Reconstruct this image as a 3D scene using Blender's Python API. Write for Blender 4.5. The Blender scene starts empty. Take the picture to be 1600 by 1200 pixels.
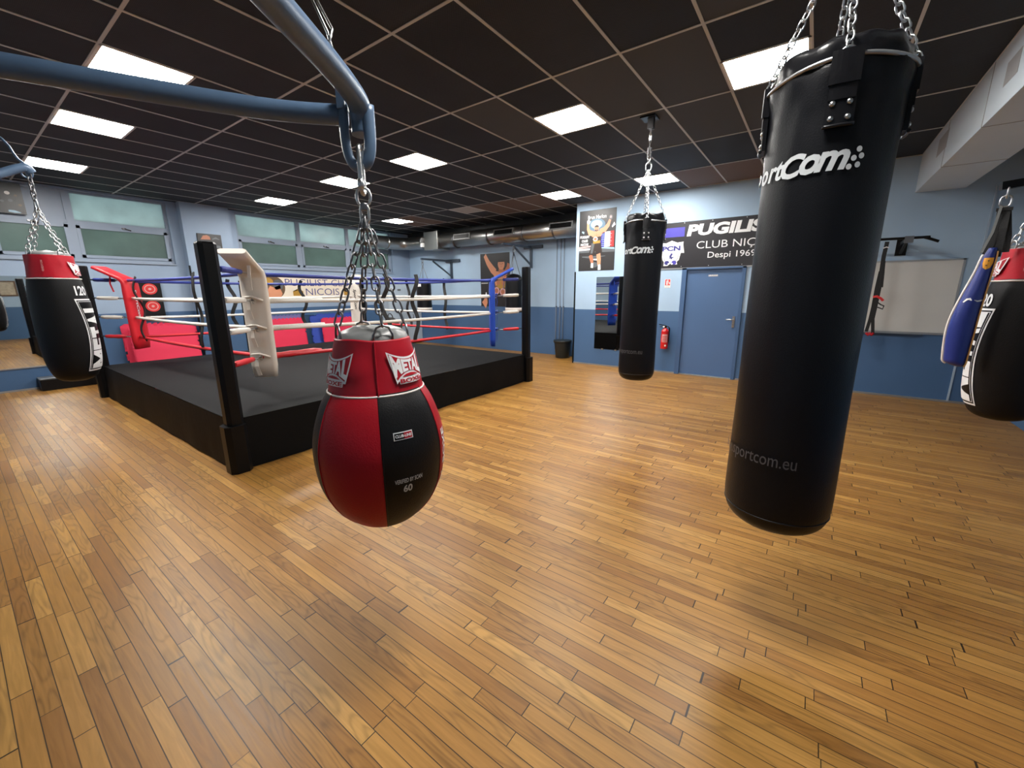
import bpy, bmesh, math, random
from mathutils import Vector, Matrix, noise
SC = bpy.context.scene
COL = SC.collection
PI = math.pi
R = math.radians
CAMZ = 1.59
# ------------------------------------------------------------------ camera, world, exposure
YAW, PITCH, ROLL, FPX = -0.629377, -0.22216, -0.0057929, 638.815
cd = bpy.data.cameras.new('camera'); cam = bpy.data.objects.new('camera', cd); COL.objects.link(cam)
cd.sensor_width = 36.0; cd.sensor_fit = 'HORIZONTAL'; cd.lens = FPX/1600*36.0; cd.clip_start = 0.02
_f = Vector((math.sin(YAW)*math.cos(PITCH), math.cos(YAW)*math.cos(PITCH), math.sin(PITCH)))
_r = Vector((math.cos(YAW), -math.sin(YAW), 0)); _u = _r.cross(_f)
_c, _s = math.cos(ROLL), math.sin(ROLL)
_x = _c*_r+_s*_u; _y = -_s*_r+_c*_u
cam.matrix_world = Matrix(((_x.x, _y.x, -_f.x, 0), (_x.y, _y.y, -_f.y, 0), (_x.z, _y.z, -_f.z, CAMZ), (0, 0, 0, 1)))
SC.camera = cam
w = bpy.data.worlds.new('world'); SC.world = w; w.use_nodes = True
w.node_tree.nodes['Background'].inputs[0].default_value = (0.78, 0.86, 0.88, 1)
w.node_tree.nodes['Background'].inputs[1].default_value = 3.2
SC.view_settings.view_transform = 'Standard'; SC.view_settings.look = 'None'
SC.view_settings.gamma = 1.0; SC.view_settings.exposure = 1.0
SC.view_settings.use_curve_mapping = False
LIGHT = 36.0            # strength of the ceiling light panels

# ------------------------------------------------------------------ materials
def mat(name, col, rough=0.5, metal=0.0, spec=0.5, coat=0.0, bump=None, var=None, emit=0.0):
    m = bpy.data.materials.new(name); m.use_nodes = True
    nt = m.node_tree; b = nt.nodes['Principled BSDF']
    b.inputs['Base Color'].default_value = (*col, 1); b.inputs['Roughness'].default_value = rough
    b.inputs['Metallic'].default_value = metal; b.inputs['Specular IOR Level'].default_value = spec
    b.inputs['Coat Weight'].default_value = coat
    if emit:
        b.inputs['Emission Color'].default_value = (*col, 1); b.inputs['Emission Strength'].default_value = emit
    tc = nt.nodes.new('ShaderNodeTexCoord')
    if bump:
        n = nt.nodes.new('ShaderNodeTexNoise'); n.inputs['Scale'].default_value = bump[0]; n.inputs['Detail'].default_value = 4
        bp = nt.nodes.new('ShaderNodeBump'); bp.inputs['Strength'].default_value = bump[1]; bp.inputs['Distance'].default_value = 0.02
        nt.links.new(tc.outputs['Object'], n.inputs['Vector']); nt.links.new(n.outputs[0], bp.inputs['Height'])
        nt.links.new(bp.outputs[0], b.inputs['Normal'])
    if var:
        n = nt.nodes.new('ShaderNodeTexNoise'); n.inputs['Scale'].default_value = var[0]; n.inputs['Detail'].default_value = 5
        mx = nt.nodes.new('ShaderNodeMix'); mx.data_type = 'RGBA'
        mx.inputs[6].default_value = (*[c*(1-var[1]) for c in col], 1); mx.inputs[7].default_value = (*[min(1, c*(1+var[1])) for c in col], 1)
        nt.links.new(tc.outputs['Object'], n.inputs['Vector']); nt.links.new(n.outputs[0], mx.inputs[0]); nt.links.new(mx.outputs[2], b.inputs['Base Color'])
    return m

class NT:
    """small helper to write shader maths"""
    def __init__(s, m): s.m = m; s.nt = m.node_tree; s.N = s.nt.nodes; s.L = s.nt.links
    def n(s, t, **k):
        x = s.N.new(t)
        for a, v in k.items(): setattr(x, a, v)
        return x
    def math(s, op, a, b=None, c=None):
        x = s.n('ShaderNodeMath', operation=op)
        for i, v in enumerate((a, b, c)):
            if v is None: continue
            if isinstance(v, (int, float)): x.inputs[i].default_value = v
            else: s.L.new(v, x.inputs[i])
        return x.outputs[0]

def wall_mat(name, up, low, split):
    m = mat(name, up, 0.55, bump=(60, 0.06)); t = NT(m); b = t.N['Principled BSDF']
    g = t.n('ShaderNodeNewGeometry'); sp = t.n('ShaderNodeSeparateXYZ'); t.L.new(g.outputs['Position'], sp.inputs[0])
    f = t.math('LESS_THAN', sp.outputs[2], split)
    no = t.n('ShaderNodeTexNoise'); no.inputs['Scale'].default_value = 1.3; no.inputs['Detail'].default_value = 6
    t.L.new(g.outputs['Position'], no.inputs['Vector'])
    mx = t.n('ShaderNodeMix', data_type='RGBA'); mx.inputs[6].default_value = (*up, 1); mx.inputs[7].default_value = (*low, 1)
    t.L.new(f, mx.inputs[0])
    hv = t.n('ShaderNodeHueSaturation'); t.L.new(mx.outputs[2], hv.inputs['Color'])
    t.L.new(t.math('MULTIPLY_ADD', no.outputs[0], 0.24, 0.88), hv.inputs['Value'])
    t.L.new(hv.outputs[0], b.inputs['Base Color'])
    return m

def floor_mat():
    m = mat('oak_strip_floor', (0.4, 0.22, 0.09), 0.35, spec=0.33); t = NT(m); b = t.N['Principled BSDF']
    g = t.n('ShaderNodeNewGeometry'); sp = t.n('ShaderNodeSeparateXYZ'); t.L.new(g.outputs['Position'], sp.inputs[0])
    X, Y = sp.outputs[0], sp.outputs[1]
    W = 0.0605
    yr = t.math('DIVIDE', Y, W); row = t.math('FLOOR', yr); fy = t.math('SUBTRACT', yr, row)
    wn = t.n('ShaderNodeTexWhiteNoise', noise_dimensions='1D'); t.L.new(row, wn.inputs['W'])
    wn2 = t.n('ShaderNodeTexWhiteNoise', noise_dimensions='1D'); t.L.new(t.math('ADD', row, 371.5), wn2.inputs['W'])
    ln = t.math('MULTIPLY_ADD', wn2.outputs[0], 0.42, 0.44)
    # warp x slowly so the lengths vary along one row
    nx = t.n('ShaderNodeTexNoise', noise_dimensions='2D'); nx.inputs['Scale'].default_value = 1.0; nx.inputs['Detail'].default_value = 0
    cx = t.n('ShaderNodeCombineXYZ'); t.L.new(t.math('MULTIPLY', X, 1.1), cx.inputs[0]); t.L.new(t.math('MULTIPLY', row, 7.31), cx.inputs[1]); t.L.new(cx.outputs[0], nx.inputs['Vector'])
    xs = t.math('ADD', t.math('MULTIPLY_ADD', nx.outputs[0], 0.5, X), t.math('MULTIPLY', wn.outputs[0], 9.0))
    xr = t.math('DIVIDE', xs, ln); colm = t.math('FLOOR', xr); fx = t.math('SUBTRACT', xr, colm)
    cc = t.n('ShaderNodeCombineXYZ'); t.L.new(row, cc.inputs[0]); t.L.new(colm, cc.inputs[1])
    wc = t.n('ShaderNodeTexWhiteNoise', noise_dimensions='3D'); t.L.new(cc.outputs[0], wc.inputs['Vector'])
    ramp = t.n('ShaderNodeValToRGB'); e = ramp.color_ramp.elements
    e[0].position = 0; e[0].color = (0.225, 0.115, 0.046, 1); e[1].position = 1; e[1].color = (0.43, 0.255, 0.104, 1)
    for p, c in ((0.10, (0.262, 0.137, 0.054)), (0.5, (0.312, 0.171, 0.067)), (0.85, (0.36, 0.204, 0.081))):
        q = e.new(p); q.color = (*c, 1)
    t.L.new(wc.outputs[0], ramp.inputs[0])
    # grain
    gv = t.n('ShaderNodeCombineXYZ')
    t.L.new(t.math('MULTIPLY', X, 3.0), gv.inputs[0]); t.L.new(t.math('MULTIPLY', Y, 42.0), gv.inputs[1]); t.L.new(t.math('MULTIPLY', wc.outputs[0], 60.0), gv.inputs[2])
    gn = t.n('ShaderNodeTexNoise'); gn.inputs['Scale'].default_value = 1.0; gn.inputs['Detail'].default_value = 7; gn.inputs['Distortion'].default_value = 1.3
    t.L.new(gv.outputs[0], gn.inputs['Vector'])
    gv2 = t.n('ShaderNodeCombineXYZ')
    t.L.new(t.math('MULTIPLY', X, 1.6), gv2.inputs[0]); t.L.new(t.math('MULTIPLY', Y, 11.0), gv2.inputs[1]); t.L.new(t.math('MULTIPLY', wc.outputs[0], 90.0), gv2.inputs[2])
    gr = t.n('ShaderNodeTexNoise'); gr.inputs['Scale'].default_value = 1.0; gr.inputs['Detail'].default_value = 1.5
    t.L.new(gv2.outputs[0], gr.inputs['Vector'])
    rings = t.math('SINE', t.math('MULTIPLY', gr.outputs[0], 75.0))
    rings = t.math('POWER', t.math('MULTIPLY_ADD', rings, 0.5, 0.5), 3.0)
    strength = t.math('MULTIPLY', t.math('GREATER_THAN', t.math('FRACT', t.math('MULTIPLY', wc.outputs[0], 7.0)), 0.45), 0.24)
    val = t.math('MULTIPLY_ADD', gn.outputs[0], 0.85, 0.60)
    val = t.math('SUBTRACT', val, t.math('MULTIPLY', rings, strength))
    # wear, large scale
    big = t.n('ShaderNodeTexNoise'); big.inputs['Scale'].default_value = 0.75; big.inputs['Detail'].default_value = 5
    t.L.new(g.outputs['Position'], big.inputs['Vector'])
    val = t.math('MULTIPLY', val, t.math('MULTIPLY_ADD', big.outputs[0], 0.35, 0.82))
    # joints
    jy = t.math('LESS_THAN', t.math('MINIMUM', fy, t.math('SUBTRACT', 1.0, fy)), 0.027)
    dx = t.math('MULTIPLY', t.math('MINIMUM', fx, t.math('SUBTRACT', 1.0, fx)), ln)
    jx = t.math('LESS_THAN', dx, 0.0021)
    j = t.math('MAXIMUM', t.math('MULTIPLY', jy, 0.88), t.math('MULTIPLY', jx, 0.92))
    val = t.math('MULTIPLY', val, t.math('SUBTRACT', 1.0, j))
    hv = t.n('ShaderNodeHueSaturation'); hv.inputs['Saturation'].default_value = 1.14
    t.L.new(ramp.outputs[0], hv.inputs['Color']); t.L.new(val, hv.inputs['Value'])
    t.L.new(hv.outputs[0], b.inputs['Base Color'])
    t.L.new(t.math('MULTIPLY_ADD', gn.outputs[0], 0.25, 0.26), b.inputs['Roughness'])
    bp = t.n('ShaderNodeBump'); bp.inputs['Strength'].default_value = 0.25; bp.inputs['Distance'].default_value = 0.004
    hgt = t.math('ADD', t.math('MULTIPLY', gn.outputs[0], 0.3), t.math('MULTIPLY_ADD', wc.outputs[0], 0.25, t.math('MULTIPLY', j, -1.0)))
    t.L.new(hgt, bp.inputs['Height']); t.L.new(bp.outputs[0], b.inputs['Normal'])
    return m

def tile_mat(name, col):
    m = mat(name, col, 0.7, spec=0.3); t = NT(m); b = t.N['Principled BSDF']
    g = t.n('ShaderNodeNewGeometry'); sp = t.n('ShaderNodeSeparateXYZ'); t.L.new(g.outputs['Position'], sp.inputs[0])
    k = 2*PI/0.0165
    a = t.math('MULTIPLY', t.math('SINE', t.math('MULTIPLY', sp.outputs[0], k)), t.math('SINE', t.math('MULTIPLY', sp.outputs[1], k)))
    hole = t.math('GREATER_THAN', a, 0.25)
    hv = t.n('ShaderNodeHueSaturation'); hv.inputs['Color'].default_value = (*col, 1)
    no = t.n('ShaderNodeTexNoise'); no.inputs['Scale'].default_value = 3.0; t.L.new(g.outputs['Position'], no.inputs['Vector'])
    v = t.math('MULTIPLY', t.math('MULTIPLY_ADD', hole, -0.85, 1.25), t.math('MULTIPLY_ADD', no.outputs[0], 0.5, 0.75))
    t.L.new(v, hv.inputs['Value']); t.L.new(hv.outputs[0], b.inputs['Base Color'])
    return m

def glass_mat(name, col, tint):
    m = bpy.data.materials.new(name); m.use_nodes = True; t = NT(m); b = t.N['Principled BSDF']
    b.inputs['Base Color'].default_value = (*col, 1); b.inputs['Roughness'].default_value = 0.25
    tr = t.n('ShaderNodeBsdfTranslucent'); tr.inputs[0].default_value = (*tint, 1)
    no = t.n('ShaderNodeTexNoise'); no.inputs['Scale'].default_value = 2.2; no.inputs['Detail'].default_value = 5
    tc = t.n('ShaderNodeTexCoord'); t.L.new(tc.outputs['Object'], no.inputs['Vector'])
    hv = t.n('ShaderNodeHueSaturation'); hv.inputs['Color'].default_value = (*tint, 1)
    t.L.new(t.math('MULTIPLY_ADD', no.outputs[0], 0.8, 0.6), hv.inputs['Value']); t.L.new(hv.outputs[0], tr.inputs[0])
    mx = t.n('ShaderNodeMixShader'); mx.inputs[0].default_value = 0.7
    t.L.new(b.outputs[0], mx.inputs[1]); t.L.new(tr.outputs[0], mx.inputs[2]); t.L.new(mx.outputs[0], t.N['Material Output'].inputs[0])
    return m

M = {}
M['floor'] = floor_mat()
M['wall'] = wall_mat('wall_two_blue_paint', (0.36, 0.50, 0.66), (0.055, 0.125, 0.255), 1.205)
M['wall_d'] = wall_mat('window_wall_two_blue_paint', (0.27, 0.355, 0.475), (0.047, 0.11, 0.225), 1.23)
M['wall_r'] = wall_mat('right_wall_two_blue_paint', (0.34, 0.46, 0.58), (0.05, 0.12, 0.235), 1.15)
M['lightblue'] = mat('light_blue_paint', (0.36, 0.46, 0.58), 0.5, bump=(60, .05))
M['soffit'] = mat('soffit_white_paint', (0.55, 0.63, 0.70), 0.45, var=(2, .06))
M['frame'] = mat('window_frame_paint', (0.26, 0.315, 0.40), 0.45)
M['t1'] = tile_mat('ceiling_tile_black', (0.0165, 0.0205, 0.0285)); M['t2'] = tile_mat('ceiling_tile_charcoal', (0.0235, 0.0275, 0.0365))
M['t3'] = mat('ceiling_tile_grey', (0.055, 0.062, 0.072), 0.8); M['t4'] = mat('ceiling_tile_brown', (0.135, 0.092, 0.074), 0.8)
M['grid'] = mat('ceiling_grid_cream', (0.52, 0.53, 0.53), 0.5)
M['light'] = mat('light_diffuser', (1, 0.97, 0.92), 0.5, emit=LIGHT)
M['unlit'] = mat('unlit_diffuser', (0.45, 0.43, 0.40), 0.5)
M['white'] = mat('white_plastic', (0.75, 0.75, 0.73), 0.4)
M['black'] = mat('black_paint', (0.0035, 0.0035, 0.004), 0.35, spec=.22)
M['vinyl'] = mat('black_vinyl', (0.0035, 0.0038, 0.0055), 0.38, spec=0.27, bump=(220, 0.10))
M['vinyl2'] = mat('black_vinyl_folded', (0.0045, 0.0045, 0.006), 0.28, spec=0.42, bump=(9, 0.25))
M['canvas_black'] = mat('black_ring_canvas', (0.0075, 0.0075, 0.008), 0.7, spec=.12, var=(1.6, .25), bump=(250, .12))
M['skirt'] = mat('black_ring_skirt', (0.0035, 0.0035, 0.0037), 0.55, spec=.12, bump=(4, .3))
M['leather'] = mat('black_leather_punch_bag', (0.0042, 0.0042, 0.005), 0.5, spec=.25, bump=(160, .12))
M['red'] = mat('red_leather', (0.36, 0.006, 0.015), 0.45, spec=.25, bump=(160, .1))
M['redcollar'] = mat('red_leather_collar', (0.40, 0.008, 0.020), 0.42, spec=.3, bump=(14, .12))
M['greyvinyl'] = mat('grey_vinyl_lid', (0.16, 0.165, 0.165), 0.35, bump=(12, .25))
M['piping'] = mat('white_piping', (0.75, 0.70, 0.66), 0.4)
M['print'] = mat('white_print', (0.80, 0.81, 0.82), 0.45)
M['silver'] = mat('silver_print', (0.55, 0.58, 0.60), 0.4)
M['greyprint'] = mat('grey_print', (0.30, 0.30, 0.31), 0.5)
M['faint'] = mat('faint_grey_print', (0.085, 0.085, 0.092), 0.5)
M['steel'] = mat('zinc_steel', (0.55, 0.56, 0.57), 0.28, metal=1.0)
M['darksteel'] = mat('dark_steel', (0.22, 0.22, 0.23), 0.35, metal=1.0)
M['duct'] = mat('galvanised_duct', (0.42, 0.42, 0.41), 0.33, metal=1.0, bump=(5, .08), var=(5, .12))
M['rig'] = mat('blue_grey_rig_paint', (0.075, 0.125, 0.205), 0.38, var=(9, .2), bump=(30, .05))
M['bracket'] = mat('slate_bracket_paint', (0.045, 0.065, 0.095), 0.45)
M['rope_blue'] = mat('blue_rope_cover', (0.022, 0.04, 0.26), 0.45); M['rope_white'] = mat('white_rope_cover', (0.72, 0.69, 0.64), 0.45); M['rope_red'] = mat('red_rope_cover', (0.60, 0.02, 0.03), 0.4)
M['pad_white'] = mat('white_corner_pad', (0.66, 0.60, 0.53), 0.5, bump=(8, .15)); M['pad_red'] = mat('red_corner_pad', (0.60, 0.01, 0.02), 0.45, bump=(8, .15)); M['pad_blue'] = mat('blue_corner_pad', (0.012, 0.06, 0.42), 0.45, bump=(8, .15))
M['tape'] = mat('white_tape', (0.70, 0.68, 0.62), 0.6, bump=(40, .3))
M['pink'] = mat('pink_red_foam', (0.72, 0.028, 0.085), 0.7, bump=(300, .1)); M['foamblue'] = mat('blue_foam', (0.03, 0.07, 0.40), 0.7, bump=(300, .1)); M['foamteal'] = mat('dark_teal_foam', (0.015, 0.05, 0.11), 0.7); M['foampurple'] = mat('faded_violet_foam', (0.17, 0.14, 0.34), 0.7)
M['door'] = mat('blue_door_paint', (0.075, 0.145, 0.29), 0.38, var=(1.5, .08)); M['doorframe'] = mat('blue_door_frame_paint', (0.055, 0.115, 0.24), 0.4)
M['sheet'] = mat('banner_black_vinyl', (0.012, 0.011, 0.015), 0.4); M['cream'] = mat('banner_cream', (0.76, 0.68, 0.56), 0.5)
M['navy'] = mat('navy_print', (0.035, 0.035, 0.19), 0.45); M['violet'] = mat('violet_blue_print', (0.055, 0.045, 0.33), 0.45); M['gold'] = mat('gold_print', (0.40, 0.22, 0.03), 0.5)
M['skin'] = mat('printed_skin', (0.62, 0.27, 0.15), 0.4); M['skin2'] = mat('printed_skin_shade', (0.42, 0.15, 0.075), 0.4); M['hair'] = mat('printed_hair', (0.03, 0.018, 0.014), 0.4); M['pgrey'] = mat('printed_grey', (0.10, 0.11, 0.12), 0.4); M['pglow'] = mat('printed_pale_blue', (0.30, 0.47, 0.60), 0.4); M['pglow2'] = mat('printed_mid_blue', (0.08, 0.16, 0.24), 0.4); M['pink_print'] = mat('printed_pale_pink', (0.62, 0.35, 0.34), 0.4); M['red_print'] = mat('printed_red', (0.62, 0.03, 0.03), 0.4); M['charcoal'] = mat('printed_charcoal', (0.022, 0.021, 0.022), 0.4)
M['mirror'] = mat('mirror_silver', (0.72, 0.75, 0.75), 0.015, metal=1.0)
M['extred'] = mat('extinguisher_red', (0.55, 0.012, 0.012), 0.25, coat=.5); M['sign_white'] = mat('sign_white', (0.78, 0.77, 0.76), 0.4)
M['board'] = mat('whiteboard_surface', (0.58, 0.575, 0.55), 0.35, var=(3, .05)); M['alu'] = mat('board_frame_aluminium', (0.40, 0.41, 0.42), 0.4, metal=.8)
M['bagblue'] = mat('royal_blue_leather', (0.014, 0.03, 0.20), 0.36, bump=(30, .1)); M['bagyellow'] = mat('yellow_leather', (0.75, 0.33, 0.02), 0.4); M['bagtan'] = mat('tan_gold_trim', (0.42, 0.22, 0.06), 0.45)
M['strap'] = mat('black_webbing', (0.009, 0.009, 0.010), 0.7, bump=(200, .2))
M['cabinet'] = mat('pale_grey_metal_cabinet', (0.42, 0.50, 0.58), 0.4)
M['gup'] = glass_mat('frosted_glass_upper', (0.24, 0.28, 0.285), (0.335, 0.39, 0.385)); M['glow'] = glass_mat('frosted_glass_lower', (0.14, 0.17, 0.165), (0.17, 0.215, 0.195))  # lower tint darker and greener, standing in for daylight dimmed by plants outside
M['bin'] = mat('black_bin_plastic', (0.014, 0.018, 0.018), 0.4, var=(6, .5))
M['wood'] = mat('picture_wood', (0.12, 0.07, 0.035), 0.4); M['paper'] = mat('picture_paper', (0.45, 0.38, 0.28), 0.5, var=(14, .5))

# ------------------------------------------------------------------ mesh builder
def frames(pts, closed=False):
    n = len(pts); T = []
    for i in range(n):
        a = pts[i-1] if (i > 0 or closed) else pts[i]; b = pts[(i+1) % n] if (i < n-1 or closed) else pts[i]
        T.append((b-a).normalized())
    up = Vector((0, 0, 1)) if abs(T[0].z) < .9 else Vector((1, 0, 0))
    s = T[0].cross(up).normalized(); F = []
    for t in T:
        s = (s - t*s.dot(t)).normalized(); F.append((s, t.cross(s)))
    return F
def smooth_path(P, k=6):
    P = [Vector(p) for p in P]; out = []
    for i in range(len(P)-1):
        a = P[max(i-1, 0)]; b = P[i]; c = P[i+1]; d = P[min(i+2, len(P)-1)]
        for j in range(k):
            t = j/k
            out.append(0.5*((2*b)+(c-a)*t+(2*a-5*b+4*c-d)*t*t+(3*b-a-3*c+d)*t**3))
    out.append(P[-1]); return out
def prof(P, k=5): return [(max(p.x, 0), p.y) for p in smooth_path([(a, b, 0) for a, b in P], k)]

class MB:
    def __init__(s): s.bm = bmesh.new(); s.mats = []
    def mi(s, m):
        m = M[m] if isinstance(m, str) else m
        if m not in s.mats: s.mats.append(m)
        return s.mats.index(m)
    def face(s, vs, m, smooth=False):
        try: f = s.bm.faces.new(vs)
        except ValueError: return
        f.material_index = s.mi(m); f.smooth = smooth
    def hexa(s, P, m):
        v = [s.bm.verts.new(p) for p in P]
        for q in ((0, 3, 2, 1), (4, 5, 6, 7), (0, 1, 5, 4), (1, 2, 6, 5), (2, 3, 7, 6), (3, 0, 4, 7)): s.face([v[i] for i in q], m)
        return s
    def box(s, lo, hi, m, mx=None):
        (a, b, c), (d, e, f) = lo, hi
        P = [Vector(p) for p in ((a, b, c), (d, b, c), (d, e, c), (a, e, c), (a, b, f), (d, b, f), (d, e, f), (a, e, f))]
        if mx: P = [mx @ p for p in P]
        return s.hexa(P, m)
    def bar(s, p, q, w, h, m, up=(0, 0, 1)):
        p, q = Vector(p), Vector(q); t = (q-p).normalized(); up = Vector(up)
        if abs(t.dot(up)) > .98: up = Vector((0, 1, 0))
        a = t.cross(up).normalized()*w/2; b = a.cross(t).normalized()*h/2
        return s.hexa([p-a-b, p+a-b, p+a+b, p-a+b, q-a-b, q+a-b, q+a+b, q-a+b], m)
    def ring_loft(s, rings, m, cap=True, smooth=True, closed=False):
        V = [[s.bm.verts.new(p) for p in r] for r in rings]; n = len(V[0])
        rng = range(len(V)) if closed else range(len(V)-1)
        for i in rng:
            A, B = V[i], V[(i+1) % len(V)]
            for j in range(n): s.face([A[j], A[(j+1) % n], B[(j+1) % n], B[j]], m(i, j) if callable(m) else m, smooth)
        if cap and not closed:
            mm = m(0, 0) if callable(m) else m
            s.face(V[0][::-1], mm); s.face(V[-1], m(len(V)-2, 0) if callable(m) else m)
        return s
    def tube(s, pts, r, m, seg=10, closed=False, flat=None):
        pts = [Vector(p) for p in pts]; F = frames(pts, closed); rr = r if isinstance(r, (list, tuple)) else [r]*len(pts)
        rings = []
        for p, (a, b), q in zip(pts, F, rr):
            rings.append([p + a*math.cos(2*PI*j/seg)*q + b*math.sin(2*PI*j/seg)*q*(flat or 1) for j in range(seg)])
        return s.ring_loft(rings, m, closed=closed)
    def lathe(s, P, cx, cy, m, seg=48, th0=0.0, fn=None, cap=True):
        rings = []
        for i, (r, z) in enumerate(P):
            ring = []
            for j in range(seg):
                th = th0+2*PI*j/seg
                p = Vector((cx+r*math.cos(th), cy+r*math.sin(th), z))
                if fn: p = fn(p, th, r, i)
                ring.append(p)
            rings.append(ring)
        return s.ring_loft(rings, m, cap=cap)
    def strip(s, pts, side, w, th, m):
        """flat ribbon along pts, width w along side vector(s), thickness th"""
        pts = [Vector(p) for p in pts]; n = len(pts); rings = []
        for i, p in enumerate(pts):
            t = (pts[min(i+1, n-1)]-pts[max(i-1, 0)]).normalized()
            sd = Vector(side[i] if isinstance(side, list) else side); sd = (sd - t*sd.dot(t)).normalized(); nn = t.cross(sd)
            ww = w[i] if isinstance(w, list) else w
            rings.append([p+sd*ww/2+nn*th/2, p-sd*ww/2+nn*th/2, p-sd*ww/2-nn*th/2, p+sd*ww/2-nn*th/2])
        return s.ring_loft(rings, m, smooth=False)
    def link(s, c, d, side, L, W, r, m, seg=7):
        """one oval chain link centred c, long axis d"""
        c, d = Vector(c), Vector(d).normalized(); side = Vector(side); side = (side-d*side.dot(d)).normalized()
        P = []
        h = (L-W)/2
        for k in range(6): a = -PI/2+PI*k/5; P.append(c+d*(h+W/2*math.cos(a))+side*(W/2*math.sin(a)))
        for k in range(6): a = PI/2+PI*k/5; P.append(c+d*(-h+W/2*math.cos(a))+side*(W/2*math.sin(a)))
        return s.tube(P, r, m, seg, closed=True)
    def chain(s, p, q, L, W, r, m, seg=6, sag=0.0):
        p, q = Vector(p), Vector(q); D = (q-p).length; n = max(1, round(D/(L-2.4*r)))
        d0 = (q-p).normalized(); up = Vector((0, 0, 1)) if abs(d0.z) < .95 else Vector((1, 0, 0))
        a = d0.cross(up).normalized(); b = d0.cross(a)
        pt = lambda t: p.lerp(q, t)-Vector((0, 0, sag*4*t*(1-t)))
        for i in range(n):
            A, B = pt(i/n), pt((i+1)/n)
            ang = (PI/4 if i % 2 == 0 else -PI/4)
            s.link((A+B)/2, B-A, a*math.cos(ang)+b*math.sin(ang), (B-A).length+2.4*r, W, r, m, seg)
        return s
    def poly2(s, pts, fn, m, grid=None):
        b = bmesh.new(); b.faces.new([b.verts.new((x, y, 0)) for x, y in pts]); bmesh.ops.triangulate(b, faces=b.faces[:])
        return s.take2(b, fn, m, grid)
    def take2(s, b, fn, m, grid=None):
        if grid:
            xs = [v.co.x for v in b.verts]; x = min(xs); hi = max(xs)
            k = math.ceil(x/grid)
            while k*grid < hi:
                bmesh.ops.bisect_plane(b, geom=b.verts[:]+b.edges[:]+b.faces[:], plane_co=(k*grid, 0, 0), plane_no=(1, 0, 0)); k += 1
            g2 = grid*2; ys = [v.co.y for v in b.verts]; k = math.ceil(min(ys)/g2)
            while k*g2 < max(ys):
                bmesh.ops.bisect_plane(b, geom=b.verts[:]+b.edges[:]+b.faces[:], plane_co=(0, k*g2, 0), plane_no=(0, 1, 0)); k += 1
        mp = {v: s.bm.verts.new(fn(v.co.x, v.co.y)) for v in b.verts}
        for f in b.faces: s.face([mp[v] for v in f.verts], m)
        b.free(); return s
    def text(s, txt, rect, fn, m, bold=0.0, shear=0.0, grid=None, warp=None):
        """letters stretched to fill rect = (u0, u1, v0, v1), laid on a surface by fn(u, v)"""
        c = bpy.data.curves.new('t', 'FONT'); c.body = txt; c.size = 1; c.offset = bold; c.shear = shear; c.resolution_u = 3; c.fill_mode = 'FRONT'
        o = bpy.data.objects.new('t', c); COL.objects.link(o); dg = bpy.context.evaluated_depsgraph_get()
        me = bpy.data.meshes.new_from_object(o.evaluated_get(dg)); b = bmesh.new(); b.from_mesh(me)
        bpy.data.objects.remove(o); bpy.data.curves.remove(c); bpy.data.meshes.remove(me)
        bmesh.ops.remove_doubles(b, verts=b.verts[:], dist=1e-5)
        xs = [v.co.x for v in b.verts]; ys = [v.co.y for v in b.verts]; x0, x1, y0, y1 = min(xs), max(xs), min(ys), max(ys)
        u0, u1, v0, v1 = rect
        for v in b.verts: v.co = (u0+(v.co.x-x0)/(x1-x0)*(u1-u0), v0+(v.co.y-y0)/(y1-y0)*(v1-v0), 0)
        if warp:
            bmesh.ops.subdivide_edges(b, edges=[e for e in b.edges if e.calc_length() > .1*(u1-u0)], cuts=2)
            bmesh.ops.triangulate(b, faces=b.faces[:])
            for v in b.verts: v.co.x, v.co.y = warp(v.co.x, v.co.y)
        return s.take2(b, fn, m, grid)
    def build(s, name, parent=None, bevel=0, loc=None, sub=0):
        if parent is not None: off = parent['_o'][:] if '_o' in parent else (0, 0, 0)
        else: off = loc or (0, 0, 0)
        off = Vector(off)
        for v in s.bm.verts: v.co -= off
        bmesh.ops.recalc_face_normals(s.bm, faces=s.bm.faces[:])
        me = bpy.data.meshes.new(name); s.bm.to_mesh(me); s.bm.free()
        for m in s.mats: me.materials.append(m)
        o = bpy.data.objects.new(name, me); COL.objects.link(o)
        if parent is not None: o.parent = parent; o['_o'] = list(off)
        else: o.location = off; o['_o'] = list(off)
        if bevel:
            b = o.modifiers.new('bevel', 'BEVEL'); b.width = bevel; b.segments = 2; b.limit_method = 'ANGLE'; b.angle_limit = R(40)
        if sub:
            b = o.modifiers.new('sub', 'SUBSURF'); b.levels = sub; b.render_levels = sub
        return o
def tag(o, label=None, cat=None, group=None, kind=None):
    if label: o['label'] = label
    if cat: o['category'] = cat
    if group: o['group'] = group
    if kind: o['kind'] = kind
    return o
def thing(name, label, cat, loc, group=None):
    o = bpy.data.objects.new(name, None); COL.objects.link(o); o.location = loc; o.empty_display_size = .1; o['_o'] = list(loc)
    return tag(o, label, cat, group)
def plane(o, U, V, off=0.0):
    o, U, V = Vector(o), Vector(U), Vector(V); n = U.cross(V).normalized()*off
    return lambda u, v: o+U*u+V*v+n
def circle(x, y, rx, ry=None, n=20, a0=0, a1=360):
    ry = ry or rx
    return [(x+rx*math.cos(R(a0+(a1-a0)*i/n)), y+ry*math.sin(R(a0+(a1-a0)*i/n))) for i in range(n if a1-a0 == 360 else n+1)]
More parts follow.
